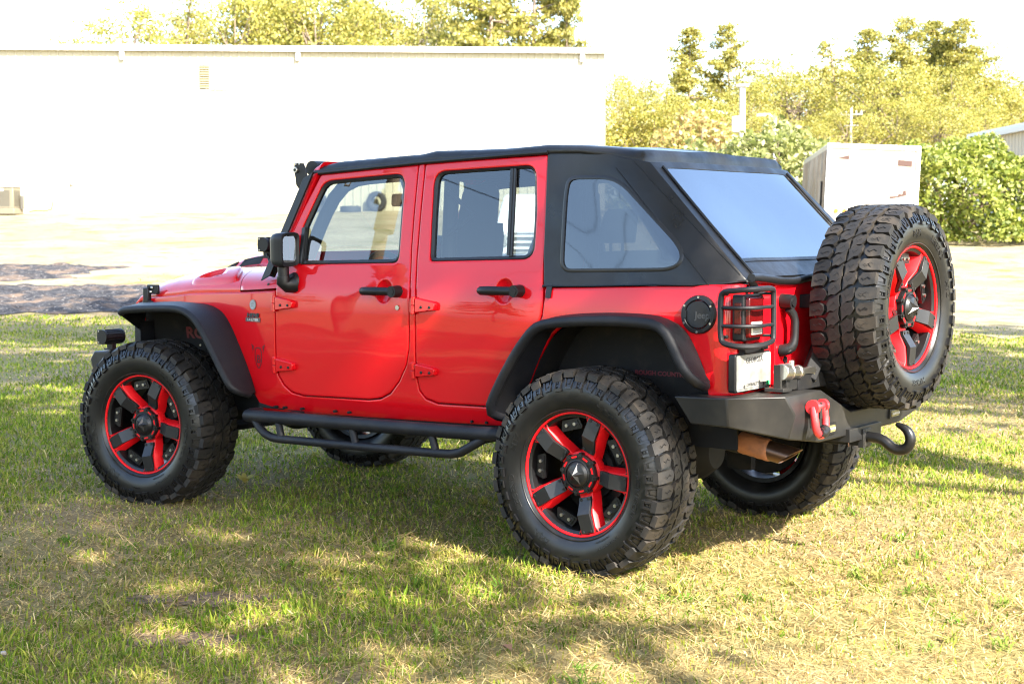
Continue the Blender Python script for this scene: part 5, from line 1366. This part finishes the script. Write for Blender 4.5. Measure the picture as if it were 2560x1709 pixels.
for sx in (-1, 1):
    for yy in (2.9, 3.75):
        b = MB(); b.lathe([(0, -.09), (.18, -.10), (.33, -.10), (.35, -.06), (.35, .06), (.33, .1), (.18, .1), (0, .09)], 24, lambda a, c_, h: (sx*1.12+h, yy+a, .36+c_)); b.build('wheel', OT, tr)
b = MB(); b.box((0, 3.2, .45), (1.9, 6.2, .10)); b.build('chassis', DARK, tr)

# ------------------------------------------------------------------ tan building at the right edge
TAN = mat('tan_siding', (.50, .43, .33), .55); BLU = mat('pale_gutter', (.66, .70, .74), .4)
tb = thing('tan_building', 'tan ribbed metal building with a pale gutter at the right edge', 'building', W(54, 21, 1.5))
def inv2(o): o.parent = tb; o.matrix_parent_inverse = Matrix.Translation(tb.location).inverted(); return o
TZ = 4.95
prof = []; q = 60.0
while q > 36: prof += [(q, 0), (q-.26, 0), (q-.28, -.03), (q-.33, -.03), (q-.35, 0)]; q -= .36
b = MB(); b.ring([[W(d, 18.2+e, 1.0) for d, e in prof], [W(d, 18.2+e, TZ) for d, e in prof]], False)
b.add([W(60, 18.2, 1), W(60, 18.2, TZ), W(60, 32, TZ), W(60, 32, 1), W(36, 32, TZ), W(36, 32, 1), W(36, 18.2, TZ), W(36, 18.2, 1)], [(0, 1, 2, 3), (3, 2, 4, 5), (5, 4, 6, 7)])
inv2(b.build('wall', TAN, None))
b = MB(); b.add([W(60.2, 18.0, TZ+.25), W(35.8, 18.0, TZ+.25), W(35.8, 32, TZ+1.0), W(60.2, 32, TZ+1.0), W(60.2, 18.0, TZ+.15), W(35.8, 18.0, TZ+.15), W(35.8, 32, TZ+.9), W(60.2, 32, TZ+.9)], [(0, 1, 2, 3), (7, 6, 5, 4), (0, 4, 5, 1), (3, 2, 6, 7), (0, 3, 7, 4), (1, 5, 6, 2)]); inv2(b.build('roof', BLU, None))
b = MB(); b.ring([[W(d, 18.2-o_, z) for o_, z in ((.04, TZ-.02), (.20, TZ-.02), (.24, TZ+.14), (.04, TZ+.14))] for d in (60.2, 35.8)], True, 0, True, True); inv2(b.build('gutter', BLU, None))
for d0 in (58.6, 57.2):
    b = MB(); b.ring([[W(d0+a, 18.2-o_, z) for a, o_ in ((-.12, .04), (.12, .04), (.12, .2), (-.12, .2))] for z in (1.2, TZ-.03)], True, 0, True, True); inv2(b.build('downspout', BLU, None))

# ------------------------------------------------------------------ trees and shrubs
BARK = mat('bark', (.20, .15, .11), .9, bump=((14, .8, .03),), var=((5, (.10, .075, .055), .45, .7),))
BARKP = mat('pale_bark', (.42, .36, .29), .85, bump=((10, .6, .03),), var=((4, (.30, .25, .2), .45, .7),))
PINE = leaf_mat('pine_needles', [(.14, .145, .020), (.23, .22, .034), (.34, .31, .055), (.46, .37, .10)], .48)
DECI = leaf_mat('broad_leaves', [(.13, .145, .018), (.23, .225, .032), (.35, .315, .052), (.48, .385, .10)], .46)
KUD = leaf_mat('vine_leaves', [(.065, .10, .010), (.15, .19, .018), (.25, .28, .035), (.40, .40, .10)], .40)
KUDP = leaf_mat('pale_vine_leaves', [(.12, .14, .03), (.20, .23, .06), (.30, .32, .10), (.44, .42, .2)], .42)
DRYB = leaf_mat('dry_brush', [(.34, .25, .09), (.42, .27, .11), (.28, .25, .07), (.24, .27, .06)], .3)
def cards(C, size, r_, flat=0.0):
    """leaf cards: centres C (n,3), size (n,), random facing"""
    n = len(C); a = r_.normal(size=(n, 3)); a[:, 2] *= (1-flat); a /= np.linalg.norm(a, axis=1, keepdims=True)
    h = r_.normal(size=(n, 3)); b_ = np.cross(a, h); b_ /= np.linalg.norm(b_, axis=1, keepdims=True)
    s = size[:, None]
    V = np.stack([C-a*s*.5, C+b_*s*.28, C+a*s*.5, C-b_*s*.28], 1).reshape(-1, 3)
    F = np.arange(4*n).reshape(-1, 4)
    return V, F
def wood(name, segs, m, parent):
    b_ = MB()
    for P, rr in segs: b_.tube(P, rr, 7)
    return b_.build(name, m, parent, angle=60)
def pine_data(seed, h=16.0, spread=3.2, clear=.3, dens=2.3):
    r_ = np.random.default_rng(seed); segs = []; C = []; S = []
    bend = r_.normal(size=2)*.25
    tp = lambda z: np.array([bend[0]*(z/h)**2*1.5, bend[1]*(z/h)**2*1.5, z])
    segs.append(([tp(z) for z in np.linspace(-.4, h*.985, 9)], list(np.linspace(h*.013, h*.002, 9))))
    z = h*clear
    while z < h*.985:
        f = (z-h*clear)/(h*(1-clear)); L0 = spread*(1-f)**.72*(.55+.55*min(1, f*4))*(.75+.5*r_.random())+.25
        for k in range(int(r_.integers(3, 6))):
            a = r_.random()*2*math.pi; l_ = L0*(.55+.6*r_.random()); up = .12+.35*r_.random()-.25*(1-f)
            e = tp(z)+np.array([math.cos(a)*l_, math.sin(a)*l_, l_*up]); mid = (tp(z)+e)/2+np.array([0, 0, -.05*l_])
            segs.append(([tp(z), mid, e], [.018+.012*l_, .012+.006*l_, .006]))
            nt_ = max(2, int(l_*2.6))
            for j in range(nt_):
                t_ = .35+.65*(j+r_.random())/nt_; c = tp(z)*(1-t_)+e*t_+r_.normal(size=3)*.12
                n = int((13+r_.integers(0, 10))*dens); q = r_.normal(size=(n, 3))*np.array([.30, .30, .15])*(.7+.5*r_.random())
                C.append(c+q); S.append(.15+.17*r_.random(n))
        z += h*.022*(1+.7*r_.random())
    return segs, np.concatenate(C), np.concatenate(S)
def deci_data(seed, h=11.0, rad=3.6, clear=.28, nclump=110, per=70, leaf=.24):
    r_ = np.random.default_rng(seed); segs = []; C = []; S = []
    segs.append(([np.array([0, 0, -.4]), np.array([.05, .02, h*.25]), np.array([.15, -.1, h*.55]), np.array([.1, .1, h*.9])], [h*.013, h*.011, h*.007, .02]))
    cz = h*(clear+1)/2; rz = h*(1-clear)/2
    lob = r_.normal(size=(7, 3)); lob /= np.linalg.norm(lob, axis=1, keepdims=True)
    for k in range(nclump):
        v = r_.normal(size=3); v /= np.linalg.norm(v); rr = (.45+.55*r_.random()**.5)*(.82+.34*max(0, float((lob @ v).max())-.55))
        c = np.array([v[0]*rad*rr, v[1]*rad*rr, cz+v[2]*rz*rr]); cr = .42+.5*r_.random()
        n = int(per*(.6+.8*r_.random())); q = r_.normal(size=(n, 3)); q *= (cr*.55)*np.array([1.1, 1.1, .75])
        C.append(c+q); S.append(leaf*(.7+.6*r_.random(n)))
        if k % 3 == 0: z0 = h*(.22+.45*r_.random()); segs.append(([np.array([.05, 0, z0]), np.array([c[0]*.5, c[1]*.5, (z0+c[2])/2]), c], [.07, .04, .012]))
    return segs, np.concatenate(C), np.concatenate(S)
PROTO = {}
def tree(name, kind, key, loc, sc, rz, label, group=None, bark=None, lm=None):
    root = thing(name, label, 'tree', loc, (0, 0, rz), group); root.scale = sc if isinstance(sc, tuple) else (sc, sc, sc)
    if key not in PROTO:
        segs, C, S = kind(); r_ = np.random.default_rng(hash(key) % 1000 if not isinstance(key, str) else sum(map(ord, key)))
        t_ = wood('trunk', segs, bark or BARK, root); V, F = cards(C, S, r_); c_ = fast_mesh('crown', V, F, lm or PINE, parent=root)
        PROTO[key] = (t_, c_)
    else:
        for p_ in PROTO[key]:
            o = p_.copy(); COL.objects.link(o); o.parent = root
    return root
K1 = ('pine_tree', lambda: pine_data(1, 16, 3.0, .30), 'p1'); K2 = ('pine_tree', lambda: pine_data(2, 16, 3.8, .22), 'p2'); K3 = ('pine_tree', lambda: pine_data(3, 16, 2.2, .45, .8), 'p3')
K4 = ('broadleaf_tree', lambda: deci_data(4, per=95, leaf=.17), 'd1'); K5 = ('broadleaf_tree', lambda: deci_data(5, 11, 4.4, .2, 150, 90, .17), 'd2'); K6 = ('broadleaf_tree', lambda: deci_data(6, 11, 3.0, .35, 70, 110, .15), 'd3')
def put(K, vx, d, vtop, rz, label, group, wide=1.0, **kw):
    """a tree whose axis stands in the direction vx (pixels of the photograph, 2349 wide) at distance d and whose top reaches vtop"""
    s = (vx-1174.5)*1.0898/3781.8*d; top = CAM[2]+(526-vtop)*1.0898/3781.8*d; z0 = height(d)
    h0 = 16.0 if K[2][0] == 'p' else 10.6
    k = (top-z0)/h0
    return tree(K[0], K[1], K[2], W(d, s, z0), (k*wide*1.3, k*wide*1.3, k*1.03), rz, label, group, bark=kw.get('bark'), lm=DECI if K[2][0] == 'd' else PINE)
GB = 'trees behind the white building'; GR = 'trees beyond the trailer'
put(K4, 288, 84, 25, 0.3, 'small round yellow green tree standing alone above the white roof at left', GB, 0.9)
put(K3, 424, 88, -60, 1.2, 'slim tall pine with bare lower trunk left of the tree mass above the roof', GB, 0.75)
put(K5, 545, 92, -20, 0.5, 'broad leafy tree at the left end of the tree mass above the roof', GB, 0.62)
put(K2, 640, 96, -90, 2.2, 'bushy pine in the left half of the tree mass above the roof', GB, 0.95)
put(K5, 735, 92, -30, 3.1, 'rounded leafy tree in the middle of the tree mass above the roof', GB, 0.72)
put(K2, 820, 98, -20, 4.1, 'pine behind the rounded leafy tree in the tree mass above the roof', GB, 0.9)
put(K4, 880, 90, 28, 1.9, 'low leafy tree at the right end of the tree mass above the roof', GB, 0.8)
put(K6, 960, 94, -60, 4.0, 'thin sparse yellowing tree with a pale leaning trunk above the roof', GB, 0.6, bark=BARKP)
put(K6, 1035, 96, -20, 0.8, 'thin airy tree between the leaning trunk and the tall pines', GB, 0.55)
put(K1, 1125, 86, -190, 0.2, 'tall dark pine left of the two pale trunks above the roof', GB, 0.85)
put(K2, 1225, 88, -200, 2.6, 'tall pine with two pale trunks above the right part of the roof', GB, 0.75)
put(K1, 1300, 87, -130, 4.4, 'tall pine at the right end of the white roof', GB, 0.38)
put(K6, 1420, 80, 185, 1.4, 'wispy tree just right of the white building corner', GR, 0.6)
put(K5, 1478, 74, 200, 2.5, 'leafy tree low between the building corner and the pointed pines', GR, 0.62)
put(K5, 1530, 92, 190, 1.4, 'hazy leafy tree far behind, left of the pair of pines', GR, 0.6)
put(K1, 1578, 84, 85, 0.7, 'pointed thin topped pine, left of the pair of pines', GR, 0.95)
put(K2, 1672, 86, 74, 5.0, 'dense pointed pine, right of the pair of pines', GR, 0.85)
put(K5, 1625, 72, 240, 4.2, 'low leafy tree under the pair of pointed pines', GR, 0.8)
put(K5, 1745, 94, 180, 3.9, 'hazy leafy tree far behind, right of the pair of pines', GR, 0.6)
put(K4, 1800, 80, 145, 2.0, 'round topped tree between the pair of pines and the large pine group', GR, 0.75)
put(K4, 1868, 90, 175, 5.1, 'leafy tree just left of the thin bare stems', GR, 0.7)
put(K3, 1925, 80, 98, 3.6, 'pine with thin bare stems at the left of the large group', GR, 1.3, bark=BARKP)
put(K1, 1985, 84, 90, 1.1, 'pine with pale trunk behind the thin stems of the large group', GR, 0.95)
put(K5, 1950, 92, 150, 2.2, 'leafy tree low behind the thin bare stems', GR, 0.75)
put(K2, 2058, 82, 60, 1.7, 'tall full pine in the middle of the large group', GR, 0.95)
put(K1, 2125, 86, 75, 4.6, 'tall pine right of the tall full pine', GR, 1.0)
put(K5, 2100, 92, 115, 0.6, 'leafy tree filling the middle of the large group', GR, 0.85)
put(K2, 2190, 84, 66, 0.1, 'broad tall pine at the right of the large group', GR, 1.0)
put(K5, 2232, 90, 110, 3.0, 'leafy tree on the right flank of the large group', GR, 0.7)
put(K4, 2285, 92, 190, 2.9, 'smaller tree sloping down at the right end of the large group', GR, 0.8)
put(K5, 2342, 98, 205, 3.3, 'distant tree above the tan building roof at the right edge', GR, 0.6)
put(K4, 1850, 66, 285, 0.9, 'low bright tree right behind the trailer top', GR, 0.9)
put(K5, 1760, 68, 262, 3.4, 'low leafy tree left of the street lamp', GR, 0.8)
put(K5, 1940, 70, 250, 2.7, 'low leafy tree in front of the bare stems of the large group', GR, 0.85)
put(K5, 2050, 70, 238, 5.9, 'low leafy tree above the trailer roof', GR, 0.85)
put(K5, 2150, 68, 245, 5.2, 'low leafy tree between the trailer and the tan building', GR, 0.9)
put(K5, 2255, 72, 258, 1.8, 'low leafy tree just left of the tan building roof', GR, 0.8)
put(K5, 1445, 88, 178, 4.4, 'leafy tree far behind the building corner', GR, .75)
put(K4, 1525, 70, 225, .4, 'leafy tree low left of the pair of pines', GR, .8)
put(K5, 1715, 76, 205, 1.2, 'leafy tree low right of the pair of pines', GR, .8)
put(K5, 1835, 84, 168, 2.9, 'broad leafy tree left of the large pine group', GR, .85)
put(K5, 2010, 76, 150, 4.9, 'leafy tree low in the middle of the large group', GR, .9)
put(K5, 2175, 76, 165, 1.5, 'leafy tree low at the right of the large group', GR, .9)
put(K5, 2310, 84, 232, .7, 'leafy tree directly above the tan building roof', GR, .7)
put(K5, 470, 96, 20, 2.4, 'leafy tree behind the slim pine at the left of the mass above the roof', GB, .6)
put(K5, 600, 98, 5, 4.8, 'leafy tree far behind in the left half of the mass above the roof', GB, .8)
put(K5, 700, 98, 0, 1.0, 'leafy tree far behind in the middle of the mass above the roof', GB, .8)
put(K5, 820, 96, 10, 5.6, 'leafy tree far behind in the right half of the mass above the roof', GB, .8)
put(K5, 1000, 98, 45, 2.0, 'low leafy tree below the leaning pale trunk above the roof', GB, .8)
def mound(name, label, cd, cs, rx, ry, rz, n, leaf, lm, seed, up=0.0, cat='shrub'):
    r_ = np.random.default_rng(seed); v = r_.normal(size=(n, 3)); v[:, 2] = np.abs(v[:, 2]); v /= np.linalg.norm(v, axis=1, keepdims=True)
    bump_ = 1+.13*np.sin(v[:, 0]*7+seed)*np.sin(v[:, 2]*6+1)+.10*np.sin(v[:, 1]*11+2*seed)*np.cos(v[:, 0]*9)
    rr = bump_*(1-.16*r_.random(n)**1.5); C = v*rr[:, None]*np.array([rx, ry, rz])
    V, F = cards(C, leaf*(.6+.8*r_.random(n)), r_, .2)
    o = thing(name, label, cat, G(cd, cs, up), (0, 0, YAW)); fast_mesh('foliage', V, F, lm, parent=o)
    segs = [([np.array([0, 0, -.3]), np.array([x*.35, y*.35, rz*.45]), np.array([x*.8, y*.8, rz*(.85-.35*(abs(x)/rx))])], [.06, .04, .015]) for x, y in [(r_.uniform(-rx, rx), r_.uniform(-ry, ry)) for _ in range(16)]]
    wood('stems', segs, BARK, o); return o
mound('vine_mound', 'large mound of bright green vine leaves between the trailer and the tan building', 44.0, 12.75, 3.15, 3.2, 2.85, 24000, .155, KUD, 31)
mound('vine_shrub', 'pale green vine covered shrub left of the trailer behind the soft top', 53, 9.1, 2.8, 2.2, 3.3, 7000, .22, KUDP, 32)
mound('vine_shrub', 'rounded vine covered shrub further left, behind the rear window', 55, 6.6, 2.6, 2.2, 2.6, 6000, .22, KUDP, 33)
mound('dry_brush', 'reddish brown dry brush under the pair of pointed pines', 60, 7.4, 2.3, 2.0, 3.9, 5000, .20, DRYB, 34)
mound('green_shrub', 'low yellow green shrub right of the white building corner', 70, 6.4, 2.6, 2.0, 4.6, 6500, .19, DECI, 35)

# ------------------------------------------------------------------ poles far off
PW = mat('pole_white', (.42, .40, .36), .5)
def post(name, label, vx, d, v0, v1, r_, cat, extra=None):
    s = (vx-1174.5)*1.0898/3781.8*d; z1 = CAM[2]+(526-v0)*1.0898/3781.8*d
    o = thing(name, label, cat, W(d, s, height(d))); H_ = z1-height(d)
    b_ = MB(); b_.cyl((0, 0, -.3), (0, 0, H_), r_*1.15, r_, 12); b_.build('pole', PW, o)
    b_ = MB()
    if extra == 'lamp': b_.tube([(0, 0, H_-.1), (-.25, 0, H_+.1), (-.55, 0, H_+.12)], .04, 8); b_.box((-.62, 0, H_+.08), (.36, .2, .12))
    elif extra == 'cross':
        b_.box((0, 0, H_-.3), (1.1, .07, .07)); b_.box((0, 0, H_-.8), (.7, .07, .06))
        for q in (-.5, -.25, .25, .5): b_.cyl((q, 0, H_-.27), (q, 0, H_-.12), .035, .03, 8)
    else: b_.box((-.25, 0, H_-1.6), (.35, .3, .7)); b_.box((0, 0, H_+.05), (.5, .3, .12))
    b_.build('fitting', PW, o, bevel=.02); return o
post('signal_pole', 'white pole with a box standing in front of the right pointed pine', 1700, 66, 205, 285, .13, 'pole')
post('street_lamp', 'pale lamp post left of the trailer among the green trees', 1774, 64, 272, 300, .09, 'street lamp', 'lamp')
post('utility_pole', 'pale utility pole with short crossarms before the large pine group', 1948, 70, 254, 300, .06, 'utility pole', 'cross')

# ------------------------------------------------------------------ behind the photographer: pole mirrored in the glass, tree line, shade trees
px_, py_ = -1.42-.676*21, -.765-.708*21
ro = thing('utility_pole', 'leaning wooden utility pole with wires, mirrored in the front door window', 'utility pole', (px_, py_, 0), (R(1.5), R(-5), R(40)))
WOODP = mat('pole_wood', (.20, .15, .10), .85, bump=((20, .4, .01),))
b = MB(); b.cyl((0, 0, -.5), (0, 0, 10.5), .17, .11, 14); b.build('pole', WOODP, ro)
b = MB(); b.box((0, 0, 9.9), (2.2, .10, .13)); b.box((0, 0, 7.0), (.5, .5, .06)); b.cyl((.28, 0, 6.3), (.28, 0, 7.1), .2, n=14); b.build('crossarm', WOODP, ro)
b = MB()
for k, q in enumerate((-1.0, -.4, .4, 1.0)):
    b.cyl((q, 0, 9.96), (q, 0, 10.12), .04, .03, 8)
    for sg in SIDES: b.tube([(q, sg*t_*45, 10.1-3.0*(4*t_*(1-t_))*.5) for t_ in np.linspace(0, 1, 14)], .006, 4)
for z in (8.6, 7.8):
    for sg in SIDES: b.tube([(.1, sg*t_*45, z-2.4*(4*t_*(1-t_))*.5) for t_ in np.linspace(0, 1, 14)], .010, 4)
b.build('wire', DARK, ro)
GL = 'tree line behind the photographer'
kk = [K4, K1, K5, K2, K4, K5, K1, K5, K2, K4, K5, K1]
for i in range(12):
    a = R(204+9.0*i)+.03*math.sin(i*5); dist = 62+9*math.sin(i*2.3); K = kk[i]
    tree(K[0], K[1], K[2], (math.cos(a)*dist, math.sin(a)*dist, 0), .85+.18*math.sin(i*1.7), i*1.3, 'tall tree in the line behind the photographer, mirrored small in the windows', GL, lm=DECI if K[2][0] == 'd' else PINE)
GS = 'shade trees beside the photographer'
SHADE = ('shade_tree', lambda: deci_data(11, 14, 4.9, .42, 116, 64, .30), 'shade')
for i, (x, y, s_, rz) in enumerate(((6.3, -7.4, 1.5, .3), (8.2, .6, 1.5, 1.9), (7.4, 7.0, 1.5, 3.0), (17.5, 5.6, 1.2, 5.1))):
    tree(SHADE[0], SHADE[1], SHADE[2], (x, y, 0), s_, rz, 'tall leafy tree out of frame that throws dappled shade over the lawn', GS, lm=DECI)
SLIM = ('shade_tree', lambda: deci_data(12, 14, 3.4, .42, 78, 60, .30), 'slim')
tree(SLIM[0], SLIM[1], SLIM[2], (7.7, -6.3, 0), 1.0, .7, 'tall leafy tree out of frame that throws dappled shade over the lawn', GS, lm=DECI)
tree(SHADE[0], SHADE[1], SHADE[2], (-1.0, -14.5, 0), 1.15, 2.0, 'tall leafy tree out of frame that throws dappled shade over the lawn', GS, lm=DECI)
